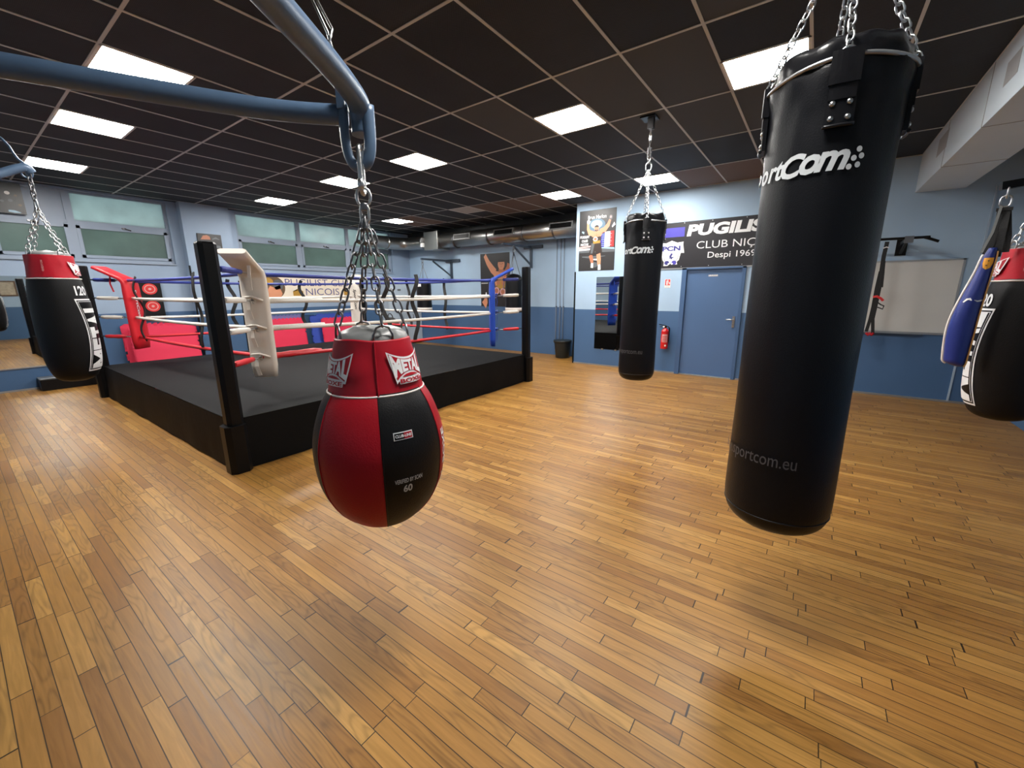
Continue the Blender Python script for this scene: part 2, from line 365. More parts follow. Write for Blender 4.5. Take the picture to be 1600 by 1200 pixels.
def limb(p, r):
    """2-D outline of a tapering limb through points p with half widths r"""
    L, Rr = [], []
    for i, (x, y) in enumerate(p):
        a = p[max(i-1, 0)]; b = p[min(i+1, len(p)-1)]; dx, dy = b[0]-a[0], b[1]-a[1]; l = math.hypot(dx, dy)
        L.append((x-dy/l*r[i], y+dx/l*r[i])); Rr.append((x+dy/l*r[i], y-dx/l*r[i]))
    return L+Rr[::-1]

# ------------------------------------------------------------------ the setting
XL, XR, YD, YF, YB, ZC = -10.65, 2.12, 8.27, 9.10, -1.6, 3.377
GX, GY = -2.0567, 1.0306
def struct(mb, name, parent=None, **k):
    o = mb.build(name, parent, **k); o['kind'] = 'structure'; return o
struct(MB().box((XL-.4, YB-.1, -.12), (XR+.1, YF+.1, 0), 'floor'), 'floor')
XP = -4.30   # corner where the door wall steps out
struct(MB().box((XL-.3, YF, 0), (XP, YF+.12, ZC), 'wall'), 'wall_far')
b = MB()
b.box((XP, YD, 0), (-2.02, YD+.95, ZC), 'wall'); b.box((-1.04, YD, 0), (XR+.1, YD+.2, ZC), 'wall'); b.box((-2.02, YD, 1.99), (-1.04, YD+.2, ZC), 'wall')
struct(b, 'wall_back')
struct(MB().box((XR, YB, 0), (XR+.12, YD, ZC), 'wall_r'), 'wall_right')
struct(MB().box((XL-.3, YB-.12, 0), (XR+.12, YB, ZC), 'wall_r'), 'wall_front')
ZS, ZT = 2.16, 3.35
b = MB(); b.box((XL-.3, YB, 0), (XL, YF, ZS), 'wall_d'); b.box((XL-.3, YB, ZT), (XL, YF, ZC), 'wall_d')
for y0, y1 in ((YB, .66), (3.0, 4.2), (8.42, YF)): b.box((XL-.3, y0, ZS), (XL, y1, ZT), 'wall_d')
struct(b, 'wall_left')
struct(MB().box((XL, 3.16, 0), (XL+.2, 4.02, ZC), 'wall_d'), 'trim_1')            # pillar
for i, (y, z) in enumerate(((3.16, 2.15), (4.02, 1.86))):
    struct(MB().box((XL+.175, y-.012, .02), (XL+.212, y+.012, z), 'black'), 'trim_%d' % (2+i))
struct(MB().box((XP-.012, YD-.012, 0), (XP+.018, YD+.02, 2.0), 'black'), 'trim_4')
b = MB(); b.box((.94, YB, 2.90), (1.43, YD, ZC), 'soffit')
for y0, y1, z0, z1 in ((4.7, 4.98, 3.06, 3.22), (6.72, 7.18, 3.09, 3.28)): b.box((.938, y0, z0), (.9405, y1, z1), 'greyprint')
for y in (6.76, 5.36, 3.4): b.box((.937, y-.004, 2.897), (1.433, y+.004, ZC), 'greyprint')
struct(b, 'trim_5')
struct(MB().box((XP+.01, YD-.012, 0), (-2.05, YD, .03), 'alu'), 'baseboard_back'); struct(MB().box((-1.0, YD-.012, 0), (XR, YD, .03), 'alu'), 'baseboard_back.001')
struct(MB().box((XL, YB, 0), (XL+.012, 3.16, .03), 'alu'), 'baseboard_left')
struct(MB().box((XL, YF-.02, 3.10), (XP, YF-.0005, ZC-.001), 'charcoal').box((XL+.0005, 7.4, 3.352), (XL+.02, YF-.02, ZC-.001), 'charcoal'), 'trim_8')
# ceiling: one face per tile, light openings kept free
lights = {}
for u, v in ((-3, 2), (0, 2), (4, 2), (7, 2), (11, 2)): lights[(u, v, 1)] = 1
for u, v in ((0, 5), (3, 5), (7, 5), (11, 5)): lights[(u, v, 0)] = 1
for u, v in ((-3, 0), (4, 0), (7, 0), (11, 0)): lights[(u, v, 0)] = 1  # first panel of this row is out of view, added to brighten near bags
rnd = random.Random(5)
def uvcell(x, y): return (math.floor((GX-x)/.6), math.floor((y-GY)/1.2))
brown = {(-2, 5), (-1, 5), (2, 5), (4, 5), (5, 5), (6, 5), (10, 5), (11, 5)}
grey = {(-1, 2), (-2, 2), (-2, 3), (1, 2), (-1, 3), (-3, 3), (-4, 1), (-3, 1)}
b = MB()
for u in range(-8, 16):
    for v in range(-3, 7):
        for h in (0, 1):
            if (u, v, h) in lights: continue
            x1 = GX-.6*u; x0 = x1-.6; y0 = GY+1.2*v+.6*h; y1 = y0+.6
            x0 = max(x0, XL-.3); x1 = min(x1, XR+.1); y0 = max(y0, YB-.1); y1 = min(y1, YF+.1)
            if x1 <= x0 or y1 <= y0: continue
            k = 't4' if (u, v) in brown else 't3' if (u, v) in grey else ('t1', 't2')[random.Random(u*31+v*7).random() > .6]
            b.face([b.bm.verts.new(p) for p in ((x0, y0, ZC), (x0, y1, ZC), (x1, y1, ZC), (x1, y0, ZC))], k)
            b.face([b.bm.verts.new(p) for p in ((x0, y0, ZC+.1), (x1, y0, ZC+.1), (x1, y1, ZC+.1), (x0, y1, ZC+.1))], 'black')
struct(b, 'ceiling')
b = MB()
for u in range(-7, 16):
    x = GX-.6*u
    if XL < x < XR: b.box((x-.011, YB, ZC-.005), (x+.011, YF, ZC+.02), 'grid')
for v in range(-2, 7):
    y = GY+1.2*v
    b.box((XL, y-.011, ZC-.0045), (XR, y+.011, ZC+.02), 'grid')
struct(b, 'trim_6')

# ------------------------------------------------------------------ ceiling lights
names = {(0, 2): 'square ceiling light panel over the open floor left of the far hanging bag', (4, 2): 'square ceiling light panel above the pear bag chain, right of the quick link',
 (7, 2): 'square ceiling light panel directly behind the steel quick link', (11, 2): 'square ceiling light panel in front of the windows right of the pillar', (-3, 2): 'large bright ceiling light panel beside the top of the near black bag',
 (0, 5): 'ceiling light panel behind the chain of the far black bag', (3, 5): 'ceiling light panel above the duct next to the door wall corner', (7, 5): 'unlit grey ceiling light panel above the duct', (11, 5): 'small far ceiling light panel by the duct bend',
 (4, 0): 'largest ceiling light panel at left, cut by the blue pipe', (7, 0): 'middle one of the three ceiling light panels at left', (11, 0): 'last of the three ceiling light panels at left, above the small blue arm',
 (-3, 0): 'ceiling light panel overhead in front of the near black bag'}
for (u, v, h) in lights:
    x1 = GX-.6*u; x0 = x1-.6; y0 = GY+1.2*v+.6*h; y1 = y0+.6
    t = thing('ceiling_light', names[(u, v)], 'ceiling light', ((x0+x1)/2, (y0+y1)/2, ZC), 'ceiling light panels')
    f = MB(); e = .022
    for lo, hi in (((x0, y0), (x1, y0+e)), ((x0, y1-e), (x1, y1)), ((x0, y0), (x0+e, y1)), ((x1-e, y0), (x1, y1))): f.box((*lo, ZC-.006), (*hi, ZC+.03), 'white')
    f.build('frame', t)
    MB().box((x0+e, y0+e, ZC-.002), (x1-e, y1-e, ZC+.02), 'unlit' if (u, v) == (7, 5) else 'light').build('diffuser', t)

# ------------------------------------------------------------------ windows
def window(name, y0, y1, cols, painted=(), h=.04):
    x = XL-.10
    f = MB(); fw = .055
    f.box((x-.03, y0, ZS), (x+.03, y1, ZS+.07), 'frame'); f.box((x-.03, y0, ZT-.04), (x+.03, y1, ZT), 'frame'); f.box((x-.03, y0, 2.78), (x+.03, y1, 2.86), 'frame')
    ys = [y0]+cols+[y1]
    for y in ys: f.box((x-.03, max(y-.05, y0), ZS), (x+.035, min(y+.05, y1), ZT), 'frame')
    f.box((XL-.12, y0, ZS-.01), (XL+.03, y1, ZS+.015), 'frame')
    root = struct(f, name)
    for i in range(len(ys)-1):
        a, c = ys[i]+.05, ys[i+1]-.05
        m = MB(); m.box((x-.006, a, 2.86), (x+.006, c, ZT-.04), 'frame' if (i in painted) else 'gup'); m.build('pane', root)
        s = MB(); e = .05; z0, z1 = ZS+.07, 2.78
        s.box((x+.0, a, z0), (x+.045, c, z0+e), 'frame'); s.box((x, a, z1-e), (x+.045, c, z1), 'frame'); s.box((x, a, z0), (x+.045, a+e, z1), 'frame'); s.box((x, c-e, z0), (x+.045, c, z1), 'frame')
        so = s.build('sash', root)
        MB().box((x+.012, a+e, z0+e), (x+.022, c-e, z1-e), 'glow').build('pane', so)
        ym = (a+c)/2
        hd = MB(); hd.box((x+.03, ym-.03, 2.77), (x+.07, ym+.03, 2.80), 'darksteel'); hd.bar((x+.06, ym, 2.785), (x+.085, ym+.09, 2.755), .018, .018, 'black'); hd.build('catch', so)
    return root
window('window_1', .66, 3.0, [1.62], painted=(0,))
window('window_2', 4.2, 8.42, [5.62, 6.98], painted=())

# ------------------------------------------------------------------ doors
D = struct(MB().box((-2.07, YD-.03, 0), (-1.985, YD+.12, 2.0), 'doorframe').box((-1.075, YD-.03, 0), (-1.02, YD+.12, 2.0), 'doorframe').box((-2.07, YD-.03, 1.965), (-1.02, YD+.12, 2.0), 'doorframe'), 'door_1', bevel=.004)
lf = MB().box((-1.985, YD+.02, .02), (-1.075, YD+.06, 1.965), 'door').build('door_leaf', D)
h = MB(); h.box((-1.155, YD+.008, .94), (-1.115, YD+.021, 1.14), 'steel'); h.tube([(-1.135, YD+.01, 1.08), (-1.135, YD-.035, 1.08), (-1.15, YD-.045, 1.08), (-1.25, YD-.045, 1.08)], .009, 'steel')
h.lathe([(0, .985), (.012, .985), (.012, .99), (0, .99)], -1.135, YD+.005, 'darksteel', 10); h.build('door_handle', lf)
h = MB(); h.box((-1.62, YD+.016, 1.835), (-1.46, YD+.0205, 1.87), 'alu'); [h.box((-1.61+.012*i, YD+.0145, 1.845), (-1.602+.012*i, YD+.017, 1.856+.006*(i % 3)), 'print') for i in range(12)]; h.build('name_plate', lf)
struct(MB().box((-1.985, YD-.012, 0), (-1.075, YD+.1, .016), 'alu'), 'trim_7')

# ------------------------------------------------------------------ boxing ring
PN, PR, PL, PF = (-4.10, 1.37), (-4.09, 6.05), (-8.90, 1.34), (-8.90, 6.05)
ZM = .50
ring = thing('boxing_ring', 'boxing ring with black canvas platform, black posts and blue, white and red ropes', 'boxing ring', (-6.5, 3.7, 0))
x0, x1, y0, y1 = -8.93, -4.08, 1.34, 6.03
rn = random.Random(3)
b = MB()   # canvas: a gently uneven sheet rolled over the edge
nx, ny = 26, 26; V = {}
for i in range(nx+1):
    for j in range(ny+1):
        x = x0+(x1-x0)*i/nx; y = y0+(y1-y0)*j/ny
        V[i, j] = b.bm.verts.new((x, y, ZM+.006*noise.noise(Vector((x*.9, y*.9, 1))) - (.012 if i in (0, nx) or j in (0, ny) else 0)))
for i in range(nx):
    for j in range(ny): b.face([V[i, j], V[i+1, j], V[i+1, j+1], V[i, j+1]], 'canvas_black', True)
b.build('canvas', ring)
b = MB(); per = []
def edge(a, c, n):
    for i in range(n): per.append((a[0]+(c[0]-a[0])*i/n, a[1]+(c[1]-a[1])*i/n))
edge((x0, y0), (x1, y0), 40); edge((x1, y0), (x1, y1), 40); edge((x1, y1), (x0, y1), 40); edge((x0, y1), (x0, y0), 40)
cx, cy = (x0+x1)/2, (y0+y1)/2
rings = []
for z in (ZM-.012, ZM-.05, .33, .18, .03, .006):
    r_ = []
    for (x, y) in per:
        k = (ZM-z)/ZM
        o = .006+.055*k*(.35+.65*abs(noise.noise(Vector((x*1.7, y*1.7, z*1.2)))))
        ex = 1 if abs(x-x1) < 1e-6 else -1 if abs(x-x0) < 1e-6 else 0; ey = 1 if abs(y-y1) < 1e-6 else -1 if abs(y-y0) < 1e-6 else 0
        r_.append((x+ex*o, y+ey*o, z+(.025*max(0, noise.noise(Vector((x*2.1, y*2.1, 5)))) if z < .02 else 0)))
    rings.append(r_)
b.ring_loft(rings, 'skirt', cap=False); b.build('skirt', ring)
HZ = (1.79, 1.525, 1.24, .945)
def post(P, dx, dy, lean=0):
    x, y = P; w_ = .068
    p = MB()
    pts = [(-w_, -w_*.55), (-w_*.55, -w_), (w_*.55, -w_), (w_, -w_*.55), (w_, w_*.55), (w_*.55, w_), (-w_*.55, w_), (-w_, w_*.55)]
    p.ring_loft([[(x+a, y+c, z) for a, c in pts] for z in (.42, 1.985)] + [[(x+a*.9, y+c*.9, 2.0) for a, c in pts]], 'black', smooth=False)
    po = p.build('corner_post', ring)
    q = MB(); q.ring_loft([[(x+a*1.32+dx*.015, y+c*1.32+dy*.015, z) for a, c in pts] for z in (0, .44)], 'black', smooth=False)
    q.build('post_sleeve', po)
    g = MB(); g.box((x-.03, y-.03, 1.995), (x+.03, y+.03, 2.004), 'steel')
    g.build('post_cap', po)
INS = {'N': (-4.63, 1.90), 'R': (-4.48, 5.64), 'L': (-8.45, 1.73), 'F': (-8.40, 5.56)}
POST = {'N': (PN, 1, -1), 'R': (PR, 1, 1), 'L': (PL, -1, -1), 'F': (PF, -1, 1)}
for k, (P, dx, dy) in POST.items(): post(P, dx, dy)
sides = [('L', 'N'), ('N', 'R'), ('R', 'F'), ('F', 'L')]
CLR = ('rope_blue', 'rope_white', 'rope_white', 'rope_red')
rad = .021
for a, c in sides:
    A, B_ = INS[a], INS[c]
    for z, m in zip(HZ, CLR):
        p = []
        for i in range(13):
            t = i/12; sg = .02*4*t*(1-t)
            p.append((A[0]+(B_[0]-A[0])*t, A[1]+(B_[1]-A[1])*t, z-sg-(.012 if a in 'NF' else 0)))
        MB().tube(p, rad, m, 10).build('rope', ring)
for k, (P, dx, dy) in POST.items():
    I = INS[k]
    for z, m in zip(HZ, CLR):
        a = Vector((I[0], I[1], z-.006)); c = Vector((P[0]-dx*.05, P[1]-dy*.05, z+.01)); d = c-a
        q = MB(); q.tube([a+d*.05, a+d*.5, c+d*.06], .009, 'darksteel', 8)
        side = Vector((0, 0, 1)); q.link(a+d*.03, d, side, .075, .06, .007, 'steel'); q.link(a+d*.22, d, Vector((d.y, -d.x, 0)), .07, .035, .006, 'steel')
        t = q.build('turnbuckle', ring)
        jit = [.9, 1, 1.15, 1.05, 1.1, .95]
        MB().tube([a+d*(.32+.11*i) for i in range(6)], [.026*j for j in jit], m, 10).build('turnbuckle_cover', t)
def pad(k, m, lettering=None):
    P, dx, dy = POST[k]; I = Vector((INS[k][0], INS[k][1], 0)); n = Vector((dx, dy, 0)).normalized(); s_ = Vector((-n.y, n.x, 0))
    c0 = I - n*.035
    zb_ = {'N': .72, 'R': .66, 'L': .76, 'F': .72}[k]
    low = [c0+Vector((0, 0, zb_+(1.735-zb_)*i/8)) for i in range(9)]
    bend = [c0+n*.008+Vector((0, 0, 1.765)), c0+n*.03+Vector((0, 0, 1.795)), c0+n*.06+Vector((0, 0, 1.815))]
    flap = [c0+n*(.16+.2*i/2)+Vector((0, 0, 1.865+.105*i/2)) for i in range(3)]
    b = MB(); rings = []; pts = low+bend+flap
    for i, p in enumerate(pts):
        t = (pts[min(i+1, len(pts)-1)]-pts[max(i-1, 0)]).normalized(); nn = s_.cross(t); th = (.036, .044)[0 < i < 8]*(.7 if i > 10 else 1)
        w_ = {'L': .15, 'N': .12}.get(k, .115)*(.9 if i == 0 else 1)
        rings.append([p+s_*a*w_+nn*c*th for a, c in ((-1, -.6), (-.8, -1), (.8, -1), (1, -.6), (1, .6), (.8, 1), (-.8, 1), (-1, .6))])
    b.ring_loft(rings, m, smooth=True)
    o = b.build('corner_pad', ring)
    # laces and cloth ties on the post side
    tb = MB()
    for z in HZ[1:]:
        tb.tube([c0+n*.06-s_*.09+Vector((0, 0, z+.02)), c0+n*.09+Vector((0, 0, z+.03)), c0+n*.06+s_*.09+Vector((0, 0, z-.01))], .012, m, 6)
        tb.strip([c0+n*.07-s_*.04+Vector((0, 0, z)), c0+n*.085-s_*.045+Vector((0, 0, z-.10)), c0+n*.07-s_*.03+Vector((0, 0, z-.2))], s_, .035, .006, m)
    tb.strip([c0+n*.2+s_*.06+Vector((0, 0, 1.85)), c0+n*.22+s_*.06+Vector((0, 0, 1.74)), c0+n*.20+s_*.05+Vector((0, 0, 1.62))], s_, .03, .005, m)
    tb.build('pad_tie', o)
    return o, I, n, s_
oN, *_ = pad('N', 'pad_white')
oL, I, n, s_ = pad('L', 'pad_red'); oR, *_ = pad('R', 'pad_blue'); oF, I2, n2, s2 = pad('F', 'pad_white')
for nm, (o, I_, n_, ss, lw) in {'F': (oF, I2, n2, s2, .9), 'L': (oL, I, n, s_, .9)}.items():
    q = MB(); fn = plane(I_-n_*.035-n_*.047, Vector((0, 0, -1)), -ss)
    fn2 = lambda u, v, I_=I_, n_=n_, ss=ss: I_-n_*.0825+ss*(-v)+Vector((0, 0, -u))
    q.text('SportCom', (-1.66, -1.22, -.035, .035), fn2, 'black' if nm == 'F' else 'print', bold=.02, shear=.25)
    q.build('pad_lettering', o)
# white tape wraps near the front corner
tp = MB()
for z in HZ[1:3]:
    A = Vector((INS['N'][0], INS['N'][1], z-.012)); tp.tube([A+Vector((0, .02+.1*i, 0)) for i in range(8)], [.028, .031, .030, .029, .030, .028, .027, .024], 'tape', 10)
tp.tube([Vector((INS['N'][0], INS['N'][1]+.02+.09*i, HZ[3]-.012)) for i in range(8)], [.026, .036, .031, .036, .03, .034, .036, .022], 'rope_red', 10)
tp.build('rope_wrap', ring)
# rope spacers
def spacer(a, c, t, ztop=1.83, zbot=.90, wv=.042, w_=.058, ph=0):
    A, B_ = Vector((*INS[a], 0)), Vector((*INS[c], 0)); P = A.lerp(B_, t); d = (B_-A).normalized(); n = Vector((-d.y, d.x, 0))
    pts = []
    for i in range(25):
        q = i/24; z = ztop+(zbot-ztop)*q
        k = (q*3) % 1.0
        pts.append(P+d*(wv*math.sin(q*3*PI*1.1+ph))+n*(.03 if int(q*3) % 2 else -.03)*math.sin(k*PI)+Vector((0, 0, z)))
    MB().strip(pts, d, w_, .012, 'strap').build('rope_spacer', ring)
spacer('N', 'R', .415, ph=.4); spacer('N', 'R', .545, ph=1.2); spacer('R', 'F', .295); spacer('R', 'F', .555, ph=.8); spacer('R', 'F', .80, ph=2)
spacer('F', 'L', .31); spacer('F', 'L', .64, ph=1); spacer('L', 'N', .635, ph=.3); spacer('L', 'N', .10, ph=2.2, wv=.05)

# ------------------------------------------------------------------ punch bags
def bagmap(cx, cy, rf, off):
    """surface map: u = angle in degrees to the right of the direction facing the entrance corner, v = height"""
    base = math.atan2(-cy, -cx)
    def fn(u, v):
        r = rf(v)+off; th = base+R(u); return Vector((cx+r*math.cos(th), cy+r*math.sin(th), v))
    return fn
def interp(P):
    Q = sorted(P, key=lambda p: p[1])
    def f(z):
        if z <= Q[0][1]: return Q[0][0]
        for (r0, z0), (r1, z1) in zip(Q, Q[1:]):
            if z <= z1: return r0+(r1-r0)*(z-z0)/max(z1-z0, 1e-6)
        return Q[-1][0]
    return f
def facing(cx, cy): return math.atan2(-cy, -cx)

def sportbag(cx, cy, label, zb=.55, dens=1):
    rr = .203; zt = 2.325
    t = thing('punching_bag', label, 'punching bag', (cx, cy, zb), 'long black hanging bags')
    P = prof([(0, zb), (.10, zb+.008), (.165, zb+.03), (.198, zb+.085), (.205, zb+.2), (rr-.002, 1.1), (rr-.002, 1.7), (rr, 2.1), (rr+.004, 2.22), (rr+.012, zt-.02), (rr+.004, zt)], 6)
    fa = facing(cx, cy)
    def fn(p, th, r, i):
        z = p.z; d = Vector((math.cos(th), math.sin(th), 0))
        k = max(0, min(1, (z-2.02)/.2)); a = noise.noise(Vector((math.cos(th)*3.2, math.sin(th)*3.2, z*7)))
        b2 = noise.noise(Vector((math.cos(th)*1.2+7, math.sin(th)*1.2, z*2.2)))
        return p+d*(a*.012*k+b2*.004)
    MB().lathe(P, cx, cy, 'vinyl', 72, fa, fn).build('bag_body', t)
    seam = MB(); seam.tube([(cx+.201*math.cos(2*PI*i/48), cy+.201*math.sin(2*PI*i/48), zb+.095) for i in range(48)], .0035, 'vinyl', 6, closed=True); seam.build('bottom_seam', t)
    # folded lid
    L = prof([(.198, zt-.02), (.200, zt+.03), (.192, zt+.065), (.15, zt+.075), (.08, zt+.06), (0, zt+.055)], 5)
    def fl(p, th, r, i):
        d = Vector((math.cos(th), math.sin(th), 0)); a = noise.noise(Vector((math.cos(th)*2.3+3, math.sin(th)*2.3, p.z*9)))
        c2 = noise.noise(Vector((p.x*13, p.y*13, 2)))
        k = min(1, (p.z-zt+.02)/.05)
        return p+d*(a*.016*k)+Vector((0, 0, (a*.02+c2*.022)*k))
    MB().lathe(L, cx, cy, 'vinyl2', 72, fa, fl).build('bag_lid', t)
    rim = [(cx+(rr+.014)*math.cos(2*PI*i/60), cy+(rr+.014)*math.sin(2*PI*i/60), zt-.004+.006*math.sin(6*PI*i/60)) for i in range(60)]
    MB().tube(rim, .007, 'alu', 8, closed=True).build('rim_hoop', t)
    rf = lambda z: rr
    chtop = Vector((cx, cy, 2.86))
    for k in range(4):
        a = 5+90*k
        q = MB(); f0 = lambda u, v, o: bagmap(cx, cy, rf, o)(a+u, v)
        w0, w1 = -13, 13
        # wide upper band folded over the hoop, tapering plate with a lip below
        for (ua, ub, va, vb, oo) in ((-10.5, 10.5, 2.245, zt+.018, .027), (-9.5, 9.5, 2.20, 2.25, .022), (-10.5, 10.5, 2.125, 2.205, .017)):
            n_ = 6; rings = []
            for i in range(n_+1):
                u = ua+(ub-ua)*i/n_
                rings.append([f0(u, va, .004), f0(u, va, oo), f0(u, vb, oo), f0(u, vb, .004)])
            q.ring_loft(rings, 'vinyl2', smooth=False)
        lip = [f0(-11+22*i/8, 2.122, .02) for i in range(9)]; q.tube(lip, .006, 'vinyl2', 6)
        so = q.build('hanging_strap', t)
        for uu in (-6, 6):
            for vv in (2.145, 2.19):
                rv = MB(); c = f0(uu, vv, .017); d = (c-Vector((cx, cy, vv))).normalized()
                up = Vector((0, 0, 1)); s1 = d.cross(up)
                rg = []
                for rr2, h in ((.0095, 0), (.008, .004), (.004, .0065), (.0008, .007)): rg.append([c+d*h+(s1*math.cos(2*PI*j/10)+up*math.sin(2*PI*j/10))*rr2 for j in range(10)])
                rv.ring_loft(rg, 'steel'); rv.build('rivet', so)
        top = f0(0, zt+.012, .018)
        ch = MB(); ch.link(top+Vector((0, 0, -.012)), Vector((0, 0, 1)), f0(10, 2.2, 0)-f0(0, 2.2, 0), .05, .04, .005, 'steel')
        ch.chain(top+Vector((0, 0, .005)), chtop, .038, .023, .0034, 'steel', 6); ch.build('hanging_chain', t)
    u = MB(); u.link(chtop+Vector((0, 0, .03)), (0, 0, 1), (1, 0, 0), .09, .06, .007, 'steel'); u.chain(chtop+Vector((0, 0, .07)), (cx, cy, 2.98), .045, .03, .006, 'steel')
    for i in range(9): u.tube([(cx+.022*math.cos(2*PI*j/14), cy+.022*math.sin(2*PI*j/14), 2.985+i*.011) for j in range(14)], .0045, 'darksteel', 6, closed=True)
    u.tube([(cx, cy, 2.97), (cx, cy, 3.15)], .006, 'steel'); u.link((cx, cy, 3.17), (0, 0, 1), (0, 1, 0), .10, .045, .007, 'steel'); u.tube([(cx, cy, 3.2), (cx, cy, ZC)], .010, 'steel', 8); u.build('swivel_spring', t)
    fn1 = bagmap(cx, cy, rf, .0065)
    T = MB()
    wp = None
    T.text('Sp', (-96, -71, 1.985, 2.053), fn1, 'silver', bold=.025, shear=.28, grid=4)
    T.text('o', (-67.5, -55.5, 1.987, 2.038), fn1, 'silver', bold=.025, shear=.28, grid=4)
    T.text('rt', (-54.5, -35, 1.987, 2.050), fn1, 'silver', bold=.025, shear=.3, grid=4)
    T.text('C', (-38, -15.5, 1.982, 2.060), fn1, 'silver', bold=.035, shear=.32, grid=4)
    T.text('o', (-20.5, -3, 1.984, 2.048), fn1, 'silver', bold=.035, shear=.32, grid=4)
    T.text('m', (-8, 18.5, 1.987, 2.050), fn1, 'silver', bold=.03, shear=.32, grid=4)
    for uu, vv in ((25.0, 2.047), (27.5, 2.026), (21.6, 2.020), (25.3, 1.999), (18.6, 1.994)): T.poly2(circle(uu, vv, 2.25, .0092, 16), fn1, 'silver')
    T.build('brand_lettering', t)
    T = MB(); T.text('www.sportcom.eu', (-92, 15, .872, .932), bagmap(cx, cy, lambda z: .207, .0065), 'faint', grid=4); T.build('web_address_lettering', t)
    return t
sportbag(-.035, 2.08, 'large black vinyl punching bag hanging closest to the camera at right, on four chains')
sportbag(-1.63, 4.76, 'smaller looking black vinyl punching bag hanging farther away in front of the blue door wall')
for i, (x, y, l) in enumerate(((-.035, 2.08, 'dark ceiling plate above the chains of the near black bag'), (-1.63, 4.76, 'dark square ceiling plate that holds the far black bag'))):
    m = thing('ceiling_mount', l, 'ceiling mount', (x, y, ZC))
    MB().box((x-.10, y-.08, ZC-.02), (x+.06, y+.08, ZC-.0055), 'black').build('plate', m, bevel=.004)
    MB().box((x-.03, y-.03, ZC-.12), (x+.03, y-.018, ZC-.02), 'darksteel').box((x-.03, y+.018, ZC-.12), (x+.03, y+.03, ZC-.02), 'darksteel').build('hook_bracket', m)

# logo plate shared by the red collared bags: a concave banner with tall letters over an arch
def logo(mb, fn, uc, uh, v0, v1, grid=3.0, boxe=True, red='redcollar', off=(.0, .001, .002)):
    """fn(u, v, off); half width uh (angle), heights v0..v1"""
    H = v1-v0
    def S(s, t):   # logo space: s in -1..1, t in 0..1
        return (uc+uh*s*(.80+.20*t if boxe else 1), v0+H*t)
    top = lambda s: 1-.20*(1-s*s)
    def outline(k, vb):
        L = [S(-1*k, vb)]
        P = []
        for i in range(13):
            s = (-1+2*i/12); P.append(S(s*k, top(s)-(1-k)*.9))
        return P
    bot = [S(.86, .10), S(.72, .10), S(.72, 0), S(-.72, 0), S(-.72, .10), S(-.86, .02)]
    mb.poly2(outline(1, 0)+bot, lambda u, v: fn(u, v, off[0]), 'print', grid)
    inner = outline(.93, 0)+[S(.80, .17), S(.6, .24), S(.3, .34), S(0, .37), S(-.3, .34), S(-.6, .24), S(-.80, .13)]
    mb.poly2(inner, lambda u, v: fn(u, v, off[1]), red, grid)
    def wp(x, y):   # x in -1..1, y 0..1
        lo = .38-.20*x*x; hi = top(x)-.085; return S(x*.9, lo+(hi-lo)*y)
    for ch, (a, c) in zip('METAL', ((-1, -.48), (-.45, -.10), (-.13, .25), (.18, .62), (.62, 1))):
        mb.text(ch, (a, c, 0, 1), lambda u, v: fn(u, v, off[2]), 'print', bold=.05, grid=grid, warp=wp)
    arch = [S(-.55, .22), S(-.3, .285), S(0, .31), S(.3, .285), S(.55, .22)]
    mb.poly2(arch, lambda u, v: fn(u, v, off[2]), red, grid)
    mb.text('BOXE', (uc-uh*.56, uc+uh*.56, v0+H*.03, v0+H*.16), lambda u, v: fn(u, v, off[2]), red, bold=.03, grid=grid)

# ------------------------------------------------------------------ pear-shaped bag at the front
cx, cy = -1.3205, .9315
PB = thing('pear_bag', 'red and black pear-shaped punch bag with red collar hanging from a blue tubular frame', 'punching bag', (cx, cy, .67))
fa = facing(cx, cy)
body = prof([(0, .682), (.05, .685), (.12, .71), (.19, .785), (.232, .88), (.246, 1.0), (.236, 1.09), (.205, 1.185), (.166, 1.255), (.150, 1.30)], 6)
def pm(i, j):
    th = ((j+.5)*360/72) % 360
    return 'leather' if int(th//60) % 2 == 0 else 'red'
MB().lathe(body, cx, cy, pm, 72, fa).build('bag_body', PB)
rfb = interp(body)
sm = MB()
for k in range(6):
    a = fa+R(60*k); sm.tube([(cx+(r+.0005)*math.cos(a), cy+(r+.0005)*math.sin(a), z) for r, z in body if z > .67], .0022, 'red' if k % 2 else 'leather', 6)
sm.build('panel_seam', PB)
zw = lambda th: 1.238+.006*math.cos(3*th)
colp = [(.172, 1.236), (.1705, 1.25), (.160, 1.30), (.147, 1.36), (.136, 1.415), (.134, 1.425), (.128, 1.425), (.128, 1.38)]
def cf(p, th, r, i):
    d = Vector((math.cos(th), math.sin(th), 0)); k = math.sin(max(0, min(1, (p.z-1.25)/.17))*PI)
    a = noise.noise(Vector((math.cos(th)*2.2, math.sin(th)*2.2, p.z*11)))
    return p+d*(a*.008*k)+Vector((0, 0, .006*noise.noise(Vector((math.cos(th)*1.6, math.sin(th)*1.6, 3)))*(1 if i > 10 else .4)))
MB().lathe(prof(colp, 4), cx, cy, 'redcollar', 72, fa, cf).build('collar', PB)
q = MB(); q.tube([(cx+.1745*math.cos(2*PI*i/60), cy+.1745*math.sin(2*PI*i/60), 1.237) for i in range(60)], .004, 'piping', 8, closed=True); q.build('collar_piping', PB)
q = MB(); q.tube([(cx+(r+.003)*math.cos(fa+R(1)), cy+(r+.003)*math.sin(fa+R(1)), z) for r, z in prof(colp[:6], 3)], .003, 'redcollar', 6); q.build('collar_seam', PB)
lid = prof([(.130, 1.40), (.126, 1.425), (.105, 1.452), (.06, 1.468), (0, 1.472)], 4)
def lf_(p, th, r, i): return p+Vector((0, 0, .012*noise.noise(Vector((p.x*16, p.y*16, 4)))))
